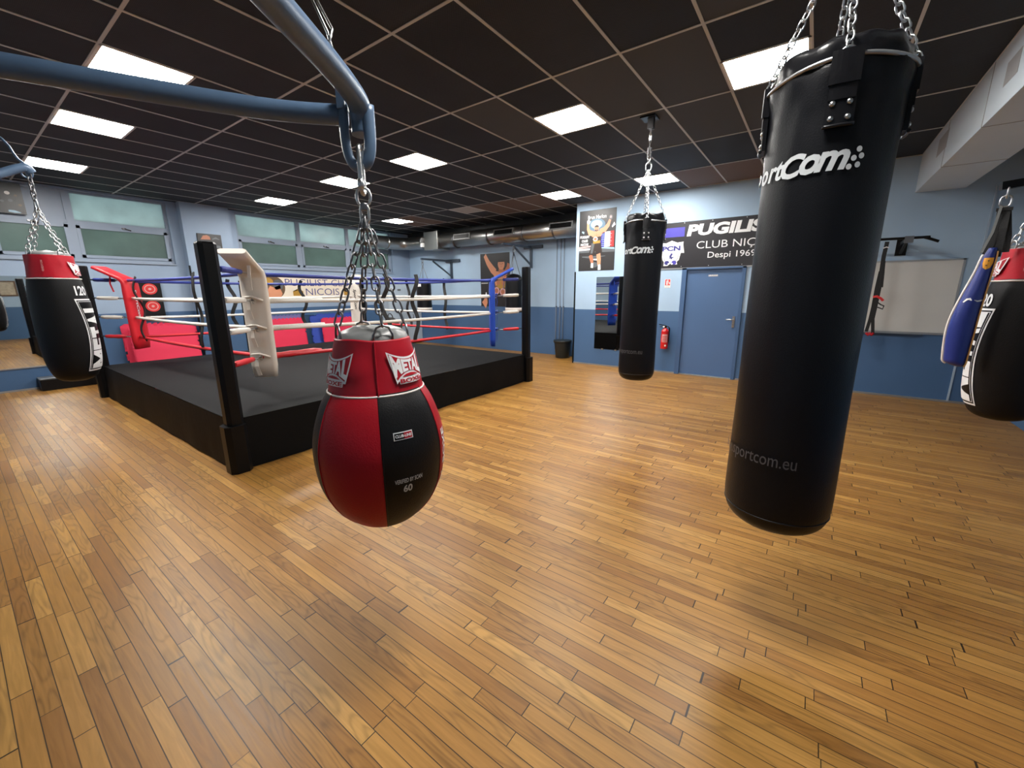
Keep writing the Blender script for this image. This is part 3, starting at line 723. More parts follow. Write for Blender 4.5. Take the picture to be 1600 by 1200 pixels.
MB().lathe(lid, cx, cy, 'greyvinyl', 48, fa, lf_).build('bag_lid', PB)
apex = Vector((-1.309, .931, 1.845))
for k, a in enumerate((8, 98, 188, 278)):
    th = fa+R(a+8); d = Vector((math.cos(th), math.sin(th), 0)); s1 = Vector((-d.y, d.x, 0)); c = Vector((cx, cy, 1.415))+d*.122
    q = MB(); q.tube([c-s1*.034, c-s1*.034+Vector((0, 0, .03)), c-s1*.022+Vector((0, 0, .055)), c+Vector((0, 0, .064)), c+s1*.022+Vector((0, 0, .055)), c+s1*.034+Vector((0, 0, .03)), c+s1*.034], .0042, 'darksteel', 8)
    q.build('d_ring', PB)
    st = MB(); st.strip([c+d*.004+Vector((0, 0, -.06)), c+d*.001+Vector((0, 0, .0)), c-d*.02+Vector((0, 0, .018)), c-d*.03+Vector((0, 0, -.02))], s1, .075, .005, 'strap'); st.build('ring_strap', PB)
    ch = MB(); ch.chain(c+Vector((0, 0, .062)), apex, .052, .026, .0036, 'darksteel', 7); ch.build('hanging_chain', PB)
q = MB()
q.link(apex+Vector((0, 0, .012)), (0, 0, 1), (1, .5, 0), .062, .03, .005, 'steel'); q.lathe(prof([(0, 1.868), (.012, 1.868), (.014, 1.88), (.012, 1.892), (0, 1.892)], 3), apex.x, apex.y, 'darksteel', 14)
q.link(apex+Vector((0, 0, .068)), (0, 0, 1), (.75, .66, 0), .06, .046, .005, 'steel'); q.build('swivel', PB)
q = MB(); q.link(apex+Vector((0, 0, .152)), (0, 0, 1), (.6, -.8, 0), .15, .034, .0075, 'steel', 9); q.lathe(prof([(.0, 1.935), (.011, 1.935), (.011, 1.965), (0, 1.965)], 2), apex.x+.010, apex.y-.013, 'steel', 6); q.build('quick_link', PB)
bm_ = lambda u, v, o=.0025: bagmap(cx, cy, rfb, o)(u, v)
T = MB(); T.poly2([(10, 1.092), (27, 1.092), (27, 1.119), (10, 1.119)], lambda u, v: bm_(u, v, .002), 'print', 3); T.poly2([(10.7, 1.095), (19, 1.095), (19, 1.116), (10.7, 1.116)], lambda u, v: bm_(u, v, .003), 'black', 3); T.poly2([(19, 1.095), (26.3, 1.095), (26.3, 1.116), (19, 1.116)], lambda u, v: bm_(u, v, .003), 'red', 3)
T.text('CLUB-LINE', (11.4, 25.6, 1.101, 1.111), lambda u, v: bm_(u, v, .004), 'print', bold=.03); T.build('club_line_tag', PB)
T = MB(); T.text('VERIFIED BY SCAN', (8, 32.5, .934, .951), bm_, 'silver', bold=.02, grid=3); T.text('60', (15, 23, .896, .925), bm_, 'silver', bold=.03, grid=3); T.build('size_lettering', PB)
rcol = interp(colp[:6])
for uc in (45, -58):
    lg = MB(); logo(lg, lambda u, v, o: bagmap(cx, cy, rcol, o)(u, v), uc, 31, 1.272, 1.388, 3, off=(.0085, .0095, .0105)); lg.build('brand_logo', PB)
T = MB(); rot = lambda u, v: bm_(70-v, u)   # letters run upwards along the right hand red panel
T.text('METAL BOXE', (.745, 1.075, -3.8, 4.8), rot, 'print', bold=.03, grid=.03); T.build('side_lettering', PB)

# blue tubular frame that carries it
RG = thing('bag_frame', 'blue tubular frame at top left reaching out to the pear-shaped bag', 'bag frame', (-1.7, -.4, 2.2))
zt = 2.225
pa = smooth_path([(-.12, YB+.0, 2.3), (-.55, -.25, 2.26), (-.98, .44, 2.225), (-1.19, .765, 2.222), (-1.30, .925, 2.212), (-1.335, .965, 2.175), (-1.338, .968, 2.12)], 6)
MB().tube(pa, .036, 'rig', 16).build('tube', RG)
pb = smooth_path([(-2.9, YB+.0, 2.3), (-2.35, -.52, 2.24), (-1.86, .25, 2.20), (-1.58, .735, 2.19), (-1.385, .945, 2.185)], 6)
MB().tube(pb, .032, 'rig', 16).build('tube', RG)
q = MB(); c = Vector((-1.335, .945, 2.13)); s1 = Vector((.82, .57, 0)); nrm = Vector((-s1.y, s1.x, 0))
U = [c-s1*.043+Vector((0, 0, .075)), c-s1*.043+Vector((0, 0, -.03)), c-s1*.034+Vector((0, 0, -.085)), c-s1*.014+Vector((0, 0, -.112)), c+s1*.014+Vector((0, 0, -.112)), c+s1*.034+Vector((0, 0, -.085)), c+s1*.043+Vector((0, 0, -.03)), c+s1*.043+Vector((0, 0, .075))]
q.tube(smooth_path(U, 4), .0135, 'rig', 10, flat=1.5); q.box((-.055, -.02, .06), (-.028, .02, .12), 'rig', Matrix.Translation(c) @ Matrix(((s1.x, nrm.x, 0, 0), (s1.y, nrm.y, 0, 0), (0, 0, 1, 0), (0, 0, 0, 1))))
q.build('hanger_loop', RG)
q = MB(); ea = Vector((-1.205, .79, 2.262)); an = Vector((-1.95, .90, ZC)); mid = ea.lerp(an, .42)
for s in (-1, 1): q.tube([ea+Vector((.03*s, -.03*s, -.01)), ea+Vector((.012*s, 0, .05)), mid], .004, 'steel', 6)
q.tube([mid-Vector((0, 0, .03)), mid.lerp(an, .15)], .016, 'darksteel', 8); q.link(mid, an-ea, (0, 1, 0), .09, .05, .008, 'darksteel'); q.link(mid.lerp(an, .16), an-ea, (1, 0, 0), .10, .05, .008, 'darksteel'); q.chain(mid.lerp(an, .25), an, .07, .035, .006, 'darksteel')
q.build('support_chain', RG)
for x, y in ((-.12, YB), (-2.9, YB)): MB().box((x-.10, y+.001, 2.2), (x+.10, y+.02, 2.4), 'rig').build('wall_plate', RG)

# ------------------------------------------------------------------ the two tapered bags
def metalbag(cx, cy, zb, label, lc, num, fac, ch_top, name='tapered_punching_bag', sc=1.0):
    t = thing(name, label, 'punching bag', (cx, cy, zb), 'tapered red and black bags')
    fa = facing(cx, cy); H = 1.2
    P = prof([(0, zb), (.07, zb+.004), (.13, zb+.03), (.168, zb+.09), (.195, zb+.22), (.207, zb+.45), (.205, zb+.7), (.192, zb+.9), (.178, zb+.985), (.172, zb+1.0)], 5)
    P = [(r*sc, z) for r, z in P]
    MB().lathe(P, cx, cy, 'leather', 56, fa).build('bag_body', t)
    rf = interp(P)
    C = prof([(.176*sc, zb+.99), (.174*sc, zb+1.0), (.165*sc, zb+1.1), (.160*sc, zb+1.185), (.153*sc, zb+1.2), (.10*sc, zb+1.19), (0, zb+1.185)], 4)
    def f(p, th, r, i): return p+Vector((math.cos(th), math.sin(th), 0))*(.007*noise.noise(Vector((math.cos(th)*3, math.sin(th)*3, p.z*6))))
    MB().lathe(C, cx, cy, 'redcollar', 56, fa, f).build('collar', t)
    lidp = prof([(.15*sc, zb+1.19), (.14*sc, zb+1.215), (.08*sc, zb+1.235), (0, zb+1.24)], 3)
    MB().lathe(lidp, cx, cy, 'greyvinyl', 40, fa, lambda p, th, r, i: p+Vector((0, 0, .02*noise.noise(Vector((p.x*14, p.y*14, 1)))))).build('bag_lid', t)
    q = MB(); q.tube([(cx+.181*sc*math.cos(2*PI*i/48), cy+.181*sc*math.sin(2*PI*i/48), zb+.988) for i in range(48)], .0055, 'piping', 8, closed=True); q.build('collar_piping', t)
    for k in range(4):
        th = fa+R(35+90*k); d = Vector((math.cos(th), math.sin(th), 0)); c = Vector((cx, cy, zb+1.2))+d*.145*sc
        q = MB(); q.link(c+Vector((0, 0, .02)), (0, 0, 1), (-d.y, d.x, 0), .07, .05, .005, 'steel'); q.chain(c+Vector((0, 0, .05)), ch_top, .05, .028, .0042, 'steel', 6); q.build('hanging_chain', t)
    rc = interp([(.176*sc, zb+.99), (.165*sc, zb+1.1), (.160*sc, zb+1.2)])
    lg = MB(); logo(lg, lambda u, v, o: bagmap(cx, cy, rc, o)(u, v), lc+2, 42, zb+1.02, zb+1.145, 4, off=(.012, .0135, .015)); lg.build('collar_logo', t)
    # big lettering plate running up the side
    g = MB(); F = lambda u, v, o: bagmap(cx, cy, rf, o)(u, v)
    za, zz = zb+.10, zb+.80; Hh = zz-za
    hw = lambda k: 50-12*math.sin(k*PI)
    def plate(m, ins, o):
        L = [(lc-(hw(k/14)-ins*1.0), za+ins*.0045+(Hh-ins*.009)*k/14) for k in range(15)]; Rr = [(lc+(hw(k/14)-ins*1.0), za+ins*.0045+(Hh-ins*.009)*k/14) for k in range(15)]
        g.poly2(L+Rr[::-1], lambda u, v: F(u, v, o), m, 4)
    plate('print', 0, .0035); plate('black', 3.0, .005); plate('print', 5.2, .0065); plate('black', 6.2, .008)
    wp = lambda x, y: (x, y)
    for ch, (a, c) in zip('METAL', ((.04, .28), (.29, .45), (.46, .61), (.62, .80), (.81, .96))):
        def wpr(x, y): return (x, y)
        g.text(ch, (za+Hh*a, za+Hh*c, -1, 1), lambda u, v: F(lc-v*(hw((u-za)/Hh)-7.6), u, .0095), 'print', bold=.05, grid=.04, warp=wpr)
    g.build('side_logo', t)
    n = MB(); n.text('120', (num[0]-17, num[0]+17, num[1]-.045, num[1]+.045), lambda u, v: F(u, v, .004), 'print', bold=.03, grid=4); n.build('size_number', t)
    q = MB(); q.text('VERIFIED BY SCAN', (zb+1.05, zb+1.15, -2.2, 2.2), lambda u, v: bagmap(cx, cy, rc, .013)(fac-v, u), 'pink_print', bold=.02); q.build('collar_lettering', t)
    u = MB(); u.link(ch_top+Vector((0, 0, .03)), (0, 0, 1), (1, .3, 0), .09, .045, .007, 'steel'); return t, u
LX, LY = -5.887, .69
t, u = metalbag(LX, LY, .745, 'black tapered bag with red collar at far left, hanging by the ring post', 78, (52, 1.622), -18, Vector((LX, LY, 2.36)))
u.chain((LX, LY, 2.43), (LX, LY, 2.66), .055, .035, .006, 'darksteel'); u.build('top_chain', t)
RX, RY = 1.19, 4.43
t, u = metalbag(RX, RY, .655, 'black tapered bag with red collar at right edge, behind the blue crescent bag', -88, (-66, 1.512), -14, Vector((RX, RY, 2.33)), sc=1.04)
u.chain((RX, RY, 2.40), (RX, RY, 2.62), .055, .035, .006, 'darksteel'); u.build('top_chain', t)
# arms they hang from
LR = thing('bag_frame', 'small blue tube arm with thin rod at left edge holding the tapered bag', 'bag frame', (-5.5, -.4, 2.6))
def rayp(px, py, Yv):
    a, c = (px-800)/FPX, (600-py)/FPX; d = _x*a+_y*c+_f; k = Yv/d.y; return Vector((d.x*k, d.y*k, CAMZ+d.z*k))
tip = Vector((LX-.03, LY+.0, 2.70)); e1 = rayp(0, 271, .52); dirv = (e1-tip); far = tip+dirv*1.9
MB().tube(smooth_path([far, e1, tip-Vector((-.04, .02, 0)), tip+Vector((.03, .02, -.035))], 5), .036, 'rig', 12).build('tube', LR)
q = MB(); q.tube(smooth_path([tip+Vector((.02, 0, -.07)), tip+Vector((.05, .02, .0)), tip+Vector((.0, -.04, .07)), tip+Vector((-.35, -.15, .35)), (-6.9, -.1, ZC)], 4), .010, 'rig', 8); q.link(tip+Vector((.03, -.01, -.035)), (0, 0, 1), (.3, 1, 0), .10, .07, .008, 'rig'); q.build('hanger_rod', LR)
q = MB(); q.tube([far, Vector((far.x-.05, YB, far.z+.1))], .036, 'rig', 12); q.build('tube', LR)
RA = thing('wall_bracket', 'black steel arm on the right wall above the red collared tapered bag', 'wall bracket', (XR, RY, 2.6))
MB().box((XR-.02, RY-.12, 2.35), (XR-.001, RY+.12, 2.75), 'black').build('wall_plate', RA); MB().bar((XR-.02, RY, 2.64), (RX-.05, RY, 2.64), .05, .05, 'black').build('arm', RA); MB().bar((XR-.02, RY, 2.4), (RX+.35, RY, 2.62), .04, .04, 'black').build('brace', RA)

# ------------------------------------------------------------------ blue crescent bag
bx, by = .87, 4.262
CB = thing('crescent_bag', 'royal blue leather crescent bag with yellow top tab and white piping on black straps', 'punching bag', (bx, by, 1.04))
vd = Vector((bx, by, 0)).normalized(); rt = Vector((vd.y, -vd.x, 0)); O = Vector((bx, by, 0))
Pz = [(1.045, .012, .052), (1.07, -.045, .060), (1.12, -.058, .062), (1.28, -.068, .066), (1.40, -.060, .068), (1.55, -.030, .074), (1.70, .005, .080), (1.80, .022, .084), (1.86, .040, .080)]
Q = smooth_path([(z, l, r) for z, l, r in Pz], 4); b = MB(); rings = []
for p in Q:
    z, l, r = p; c = (l+r)/2; a = (r-l)/2; bb = min(.055, a*.95)
    rings.append([O+rt*(c+a*math.cos(2*PI*j/20))+vd*(bb*math.sin(2*PI*j/20))+Vector((0, 0, z)) for j in range(20)])
b.ring_loft(rings, 'bagblue'); b.build('bag_body', CB)
MB().tube([O+rt*(p.y-.004)+Vector((0, 0, p.x)) for p in Q[3:-3]], .008, 'piping', 8).build('white_piping', CB)
MB().strip([O+rt*(p.z+.002)-vd*.012+Vector((0, 0, p.x)) for p in Q[:-2]], vd, .03, .008, 'bagtan').build('gold_trim', CB)
def cfr(u, v):
    f = interp([((q.y+q.z)/2, q.x) for q in Q])
    a_ = interp([((q.z-q.y)/2, q.x) for q in Q])
    a0 = a_(v); k = max(0, 1-((u-f(v))/max(a0, .001))**2)**.5
    return O+rt*u-vd*(min(.055, a0*.95)*k+.003)+Vector((0, 0, v))
T = MB(); T.poly2([(.03, 1.795), (.075, 1.795), (.076, 1.76), (.066, 1.728), (.048, 1.718), (.033, 1.73), (.028, 1.76)], cfr, 'bagyellow', .01)
for a, c in ((.053, 1.775), (.047, 1.745)): T.poly2(circle(a, c, .005, n=8), lambda u, v: cfr(u, v)-vd*.002, 'wood')
T.build('yellow_tab', CB)
T = MB(); T.poly2(limb([(-.02, 1.50), (-.005, 1.52), (.008, 1.523), (.018, 1.512)], [.003, .006, .007, .003]), cfr, 'print', .01); T.poly2(limb([(.03, 1.515), (.046, 1.508), (.062, 1.512), (.07, 1.517)], [.002, .005, .005, .002]), cfr, 'silver', .01); T.build('wing_print', CB)
hk = rayp(1570, 322, 4.33)
q = MB()
for l, d_ in ((.03, 0), (.06, .02), (.085, -.015)):
    q.strip([O+rt*l+Vector((0, 0, 1.80)), (O+rt*l+Vector((0, 0, 1.8))).lerp(hk, .55)+rt*.008+vd*d_, hk+rt*(l-.055)*.5+Vector((0, 0, -.02))], rt, .035, .006, 'strap')
q.strip([hk+rt*.015+Vector((0, 0, -.03)), hk+rt*.045+Vector((0, 0, -.2)), hk+rt*.05+Vector((0, 0, -.30))], rt, .04, .006, 'strap')
q.bar(hk-rt*.035+Vector((0, 0, -.02)), hk+rt*.04+Vector((0, 0, -.02)), .03, .02, 'strap'); q.build('hanging_strap', CB)
q = MB(); q.strip([O+rt*.01-vd*.02+Vector((0, 0, 1.83)), (O+rt*.012+Vector((0, 0, 1.8))).lerp(hk, .5)-vd*.02, hk-rt*.015-vd*.01], rt, .014, .005, 'greyvinyl'); q.build('grey_strap', CB)
q = MB(); q.link(hk+Vector((0, 0, .03)), (0, 0, 1), rt, .075, .05, .006, 'steel'); q.link(hk+Vector((0, 0, .085)), (0, 0, 1), vd, .07, .04, .006, 'steel'); q.build('hook', CB)
ba = hk+Vector((-.02, .0, .128))
BA = thing('wall_bracket', 'black square bar at right edge that the blue crescent bag hangs from', 'wall bracket', (XR, 4.3, 2.3))
MB().bar(ba-rt*.02, (XR-.015, hk.y+.12, ba.z+.14), .05, .05, 'black').build('arm', BA); MB().box((XR-.016, hk.y, ba.z-.02), (XR-.001, hk.y+.26, ba.z+.3), 'black').build('wall_plate', BA)

# ------------------------------------------------------------------ far wall: duct, arms, small bags, poster, pipes, bin
DU = thing('ventilation_duct', 'round galvanised ventilation duct with dark grilles along the far wall under the ceiling', 'duct', (-7, 8.72, 2.98))
zc, yd, rd = 2.975, 8.72, .195
q = MB(); q.tube([(XP-.002, yd, zc), (-8.75, yd, zc+.03)], rd, 'duct', 32); q.build('main_pipe', DU)
q = MB(); q.tube(smooth_path([(-9.2, yd, zc+.03), (-9.85, yd, zc+.035), (-10.18, yd-.08, zc+.035), (-10.33, yd-.3, zc+.035), (-10.35, yd-.6, zc+.035), (-10.35, 7.35, zc+.035)], 5), rd*.9, 'duct', 32); q.build('bend_pipe', DU)
MB().box((-9.27, yd-.24, zc-.21), (-8.72, yd+.24, zc+.27), 'duct').build('junction_box', DU, bevel=.005)
for x in (-5.05, -5.9, -7.0, -8.2, -9.5):
    r_ = rd if x > -9 else rd*.9
    q = MB(); q.tube([(x-.02, yd, zc+(.0 if x > -9 else .035)), (x+.02, yd, zc+(.0 if x > -9 else .035))], r_+.008, 'darksteel', 32); q.build('clamp_band', DU)
q = MB(); q.lathe([(rd*.93, 7.9), (rd*.93, 7.94)], 0, 0, 'duct', 4, cap=True) if False else q.tube([(-10.35, 7.98, zc+.035), (-10.35, 8.04, zc+.035)], rd*.9+.01, 'duct', 32); q.build('clamp_band', DU)
for x in (-7.85, -6.45, -4.83):
    a = R(-8); n = Vector((0, -math.cos(a), -math.sin(a))); up = Vector((0, math.sin(-a), math.cos(a))); c = Vector((x, yd, zc))+n*(rd-.012)+up*.03
    q = MB(); fr = Matrix(((1, n.x, up.x, c.x), (0, n.y, up.y, c.y), (0, n.z, up.z, c.z), (0, 0, 0, 1)))
    q.box((-.30, -.03, -.075), (.30, .028, .075), 'greyvinyl', fr); q.box((-.27, .02, -.05), (.27, .0295, .05), 'black', fr)
    for k in range(14): q.box((-.265+.04*k, .027, -.05), (-.258+.04*k, .033, .05), 'black', fr)
    q.build('grille', DU)
q = MB(); q.box((-9.33, yd-.3, zc+.0), (-9.24, yd-.2, zc+.12), 'greyvinyl'); q.build('damper_box', DU)
q = MB(); q.box((-9.36, yd-.29, zc-.12), (-9.26, yd-.235, zc-.02), 'sign_white'); q.build('label_tag', DU)

def wall_arm(px, py, xw, z, xt, yt, label):
    t = thing('wall_bracket', label, 'wall bracket', (xw, YF, z), 'steel arms on the far wall')
    MB().box((xw-.03, YF-.05, z-.50), (xw+.03, YF-.001, z+.02), 'bracket').build('wall_post', t, bevel=.003)
    MB().box((xw-.22, YF-.052, z-.03), (xw+.34, YF-.004, z+.05), 'bracket').build('wall_plate', t, bevel=.003)
    MB().bar((xw, YF-.04, z), (xt, yt, z+.02), .05, .05, 'bracket').build('arm', t)
    MB().bar((xw, YF-.05, z-.42), (xw+(xt-xw)*.62, YF-.05+(yt-YF+.05)*.62, z-.02), .035, .035, 'bracket').build('brace', t)
    return t
wall_arm(0, 0, -8.79, 2.47, -8.98, 8.08, 'slate blue steel arm on the far wall left of the boxer poster')
wall_arm(0, 0, -5.98, 2.675, -6.12, 8.08, 'slate blue steel arm on the far wall right of the boxer poster')
def smallbag(x, y, z0, z1, r, zt, label, dome, band_top):
    t = thing('punching_bag', label, 'punching bag', (x, y, z0), 'short bags at the far wall')
    P = prof([(0, z0), (r*.8, z0), (r, z0+.03), (r, z0+.3), (r, z1-.1), (r*.97, z1)], 3)
    if dome: P += [(r*.85, z1+.06), (r*.5, z1+.11), (0, z1+.13)]
    else: P += [(0, z1)]
    MB().lathe(P, x, y, 'vinyl', 32).build('bag_body', t)
    MB().lathe([(r*.9, z0+.03), (r+.004, z0+.035), (r+.004, z0+.115), (r*.9, z0+.12)], x, y, 'piping', 32).build('white_band', t)
    if band_top:
        for k, (a, b_) in enumerate(((-1.9, -1.5), (-1.3, -.7))):
            MB().poly2([(a, z1-.12), (b_, z1-.12), (b_, z1-.01), (a, z1-.01)], lambda u, v: Vector((x+(r+.004)*math.cos(u-.4), y+(r+.004)*math.sin(u-.4), v)), 'print', .1).build('white_patch', t)
    for k in range(3):
        a = 2*PI*k/3+.4; MB().tube([(x+r*.8*math.cos(a), y+r*.8*math.sin(a), z1+(.04 if dome else 0)), (x, y, zt-.16)], .007, 'darksteel', 6).build('hanging_cord', t)
    q = MB(); q.link((x, y, zt-.12), (0, 0, 1), (1, 0, 0), .10, .06, .008, 'darksteel'); q.link((x, y, zt-.045), (0, 0, 1), (0, 1, 0), .09, .05, .008, 'darksteel'); q.build('hook', t)
smallbag(-8.97, 8.12, 1.05, 1.86, .205, 2.475, 'short worn black bag hanging before the pale metal cabinet, left of the boxer poster', False, True)
smallbag(-6.05, 8.41, 1.09, 1.89, .212, 2.675, 'short black domed bag hanging behind the right corner post of the ring', True, False)
MB_ = None
# poster of a boxer with raised arms
def poster(o, U, wd, ht, label, base, loc):
    t = thing('poster', label, 'poster', loc)
    U = Vector(U); V = Vector((0, 0, 1)); n = U.cross(V).normalized(); o = Vector(o)
    P = [o, o+U*wd, o+U*wd+V*ht, o+V*ht]
    MB().hexa([p+n*.001 for p in P]+[p+n*.005 for p in P], base).build('sheet', t)
    return t, (lambda k: (lambda u, v: o+U*(u*wd)+V*(v*ht)+n*(.006+.0012*k)))
t, L_ = poster((-7.69, YF, 1.19), (1, 0, 0), 1.01, 1.42, 'dark poster of a bare-chested boxer with both arms raised, on the far wall', 'charcoal', (-7.185, YF, 1.19))
q = MB()
q.poly2(limb([(.16, .97), (.27, .83), (.42, .70), (.52, .64)], [.045, .06, .075, .07]), L_(1), 'skin', None)
q.poly2(limb([(.97, .80), (.95, .72), (.88, .64), (.80, .60)], [.045, .05, .06, .07]), L_(1), 'skin2')
q.poly2([(.45, .68), (.62, .66), (.85, .66), (.90, .55), (.87, .42), (.84, .34), (.55, .34), (.50, .45), (.47, .56)], L_(0), 'skin')
q.poly2(limb([(.72, .73), (.72, .64)], [.075, .09]), L_(1), 'skin2')
q.poly2(circle(.725, .79, .115, .10), L_(2), 'skin'); q.poly2(circle(.725, .79, .115, .10, 16, 25, 155)+[(.63, .83), (.80, .84)][::-1], L_(3), 'hair')
for x in (.685, .765): q.poly2(circle(x, .80, .014, .007, 8), L_(4), 'hair')
q.poly2(limb([(.70, .745), (.745, .745)], [.004, .006]), L_(4), 'skin2'); q.poly2(limb([(.728, .80), (.722, .77)], [.006, .012]), L_(4), 'skin2')
q.poly2([(.55, .40), (.86, .40), (.90, .26), (.75, .28), (.70, .20), (.52, .22)], L_(1), 'hair')
q.poly2([(.55, .52), (.86, .52), (.85, .36), (.72, .33), (.58, .36)], L_(3), 'gold')
for x, y in ((.62, .46), (.78, .45)): q.poly2(circle(x, y, .06, .05), L_(4), 'skin2')
for x, y in ((.56, .30), (.77, .28)):
    q.poly2(circle(x, y, .10, .07), L_(4), 'pink_print'); q.poly2(circle(x, y, .06, .045), L_(5), 'skin2')
q.build('boxer_figure', t)
q = MB(); q.poly2(limb([(.10, .02), (.17, .10), (.19, .20)], [.09, .07, .03]), L_(1), 'skin'); q.poly2(limb([(.19, .20), (.19, .27)], [.03, .015]), L_(2), 'print'); q.poly2([(.86, .0), (.92, .0), (.92, .18), (.87, .18)], L_(1), 'pink_print'); q.build('printed_flame', t)
q = MB(); [q.box((-7.67+.02*i, YF-.0085, 1.815), (-7.655+.02*i, YF-.0072, 1.83+.008*(i % 2)), 'print') for i in range(12)]; q.build('printed_line', t)
for i, (x, l) in enumerate(((-5.23, 'leftmost of three thin pipes on the far wall above the black bin'), (-5.12, 'middle one of three thin pipes on the far wall above the black bin'), (-5.03, 'rightmost of three thin pipes on the far wall above the black bin'))):
    p = thing('wall_pipe', l, 'pipe', (x, YF-.02, .1), 'pipes on the far wall')
    MB().tube([(x, YF-.022, .10), (x, YF-.022, 2.86)], .013, M['frame'], 8).build('pipe', p)
    MB().box((x-.02, YF-.03, 1.2), (x+.02, YF-.0005, 1.23), 'bracket').build('clip', p)
bn = thing('waste_bin', 'round black plastic bin on the floor in the corner by the door wall', 'bin', (-4.86, 8.78, 0))
bp = [(0, .003), (.155, .003), (.16, .01), (.205, .42), (.205, .425), (.195, .425), (.15, .02), (0, .015)]
MB().lathe(bp, -4.86, 8.78, 'bin', 40).build('bucket', bn)
MB().lathe([(.203, .385), (.222, .387), (.224, .43), (.206, .432)], -4.86, 8.78, 'bin', 40).build('rim', bn)
# tall pale cabinet in the far corner
cb = thing('metal_cabinet', 'tall pale grey metal cabinet in the far left corner behind the ring', 'cabinet', (-10.42, 8.45, 0))
MB().box((XL+.014, 7.84, .06), (-10.215, 9.085, 2.0), 'cabinet').build('carcass', cb, bevel=.004)
MB().box((XL+.03, 7.88, 0), (-10.24, 9.06, .06), 'black').build('plinth', cb)
for y0_, y1_ in ((7.85, 8.46), (8.466, 9.078)):
    d_ = MB().box((-10.215, y0_, .075), (-10.198, y1_, 1.985), 'cabinet').build('door_leaf', cb, bevel=.003)
    if y0_ > 8:
        MB().tube([(-10.198, 8.72, .80), (-10.165, 8.72, .80), (-10.165, 8.72, .90), (-10.198, 8.72, .90)], .010, 'darksteel', 8).build('handle', d_)
    else:
        MB().box((-10.1979, 8.18, 1.635), (-10.194, 8.30, 1.685), 'pgrey').build('label_holder', d_)
# dark sports bag standing on the floor past the ring
sb = thing('sports_bag', 'black soft bag standing behind the ring in front of the pale cabinet', 'bag', (-9.5, 7.35, 0))
def bl(p, th, r, i): return p+Vector((math.cos(th), math.sin(th), 0))*(.05*noise.noise(Vector((math.cos(th)*1.5, math.sin(th)*1.5, p.z*3))))
MB().lathe(prof([(0, 0.002), (.24, .005), (.29, .15), (.28, .45), (.24, .68), (.15, .82), (.06, .90), (0, .91)], 4), -9.5, 7.35, 'strap', 32, 0, bl).build('bag_body', sb)
MB().tube(smooth_path([(-9.44, 7.2, .80), (-9.42, 7.18, .95), (-9.5, 7.3, 1.02), (-9.55, 7.42, .95), (-9.55, 7.44, .82)], 4), .014, 'strap', 8).build('carry_handle', sb)

# ------------------------------------------------------------------ door wall: banner, poster, mirror, extinguisher, pull-up bar, whiteboard
BW = thing('wall_banner', 'wide black club banner with white lettering and badge above the blue door', 'banner', (-1.3, YD, 2.0))
bx0, bx1 = -2.62, .30
MB().box((bx0, YD-.008, 2.005), (bx1, YD-.001, 2.815), 'sheet').build('sheet', BW)
MB().box((bx0, YD-.015, 1.985), (bx1, YD-.001, 2.005), 'alu').build('bottom_batten', BW)
f = lambda o: plane((0, YD-.0085-.0012*o, 0), (1, 0, 0), (0, 0, 1))
q = MB(); q.poly2([(-2.61, 2.56), (-2.085, 2.56), (-2.085, 2.725), (-2.61, 2.725)], f(1), 'violet'); q.build('blue_block', BW); q = MB(); q.poly2([(-.10, 2.56), (.29, 2.56), (.29, 2.725), (-.10, 2.725)], f(1), 'violet'); q.build('blue_block', BW)
q = MB(); q.text('PUGILIST', (-2.045, -.60, 2.555, 2.755), f(1), 'print', bold=.05, shear=.12); q.build('lettering', BW); q = MB(); q.text('CLUB NIÇOIS', (-1.86, -.60, 2.30, 2.455), f(1), 'print', bold=-.004); q.build('lettering', BW); q = MB(); q.text('Despi 1969', (-1.66, -.91, 2.13, 2.265), f(1), 'print', bold=.005); q.build('lettering', BW)
q = MB(); bc = -2.30
q.poly2([(bc-.21, 2.47), (bc-.10, 2.46), (bc, 2.50), (bc+.10, 2.46), (bc+.21, 2.47), (bc+.205, 2.43), (bc+.235, 2.27), (bc+.175, 2.275), (bc+.15, 2.15), (bc+.115, 2.12), (bc+.125, 2.07), (bc+.05, 2.07), (bc, 2.09), (bc-.05, 2.05), (bc-.125, 2.05), (bc-.12, 2.12), (bc-.15, 2.16), (bc-.175, 2.275), (bc-.24, 2.27), (bc-.20, 2.43)], f(1), 'print')
q.poly2([(bc-.205, 2.295), (bc+.205, 2.295), (bc+.18, 2.425), (bc-.175, 2.425)], f(2), 'print')
q.text('PCN', (bc-.165, bc+.165, 2.315, 2.405), f(3), 'navy', bold=.05)
q.poly2(limb([(bc-.14, 2.26), (bc-.125, 2.18), (bc-.09, 2.13)], [.004, .004, .004]), f(3), 'pgrey'); q.poly2(limb([(bc+.14, 2.26), (bc+.125, 2.18), (bc+.09, 2.13)], [.004, .004, .004]), f(3), 'pgrey')
q.poly2(limb([(bc+.02, 2.27), (bc-.01, 2.22), (bc+.02, 2.17)], [.018, .022, .012]), f(3), 'navy'); q.poly2(limb([(bc-.03, 2.19), (bc+.05, 2.20)], [.01, .01]), f(3), 'navy')
for s_, m_ in ((-1, 'navy'), (1, 'violet')): q.poly2(circle(bc+s_*.065, 2.105, .045, .038), f(3), m_); q.poly2(circle(bc+s_*.03, 2.085, .02, .016), f(4), 'print')
q.build('club_badge', BW)
q = MB()
for x in (-2.1, -1.63, -1.1, -.55, 0): q.tube([(x, YD-.008, 2.03), (x, YD-.013, 2.03)], .007, 'steel', 8); q.tube([(x, YD-.008, 2.795), (x, YD-.013, 2.795)], .007, 'steel', 8)
q.build('eyelets', BW)

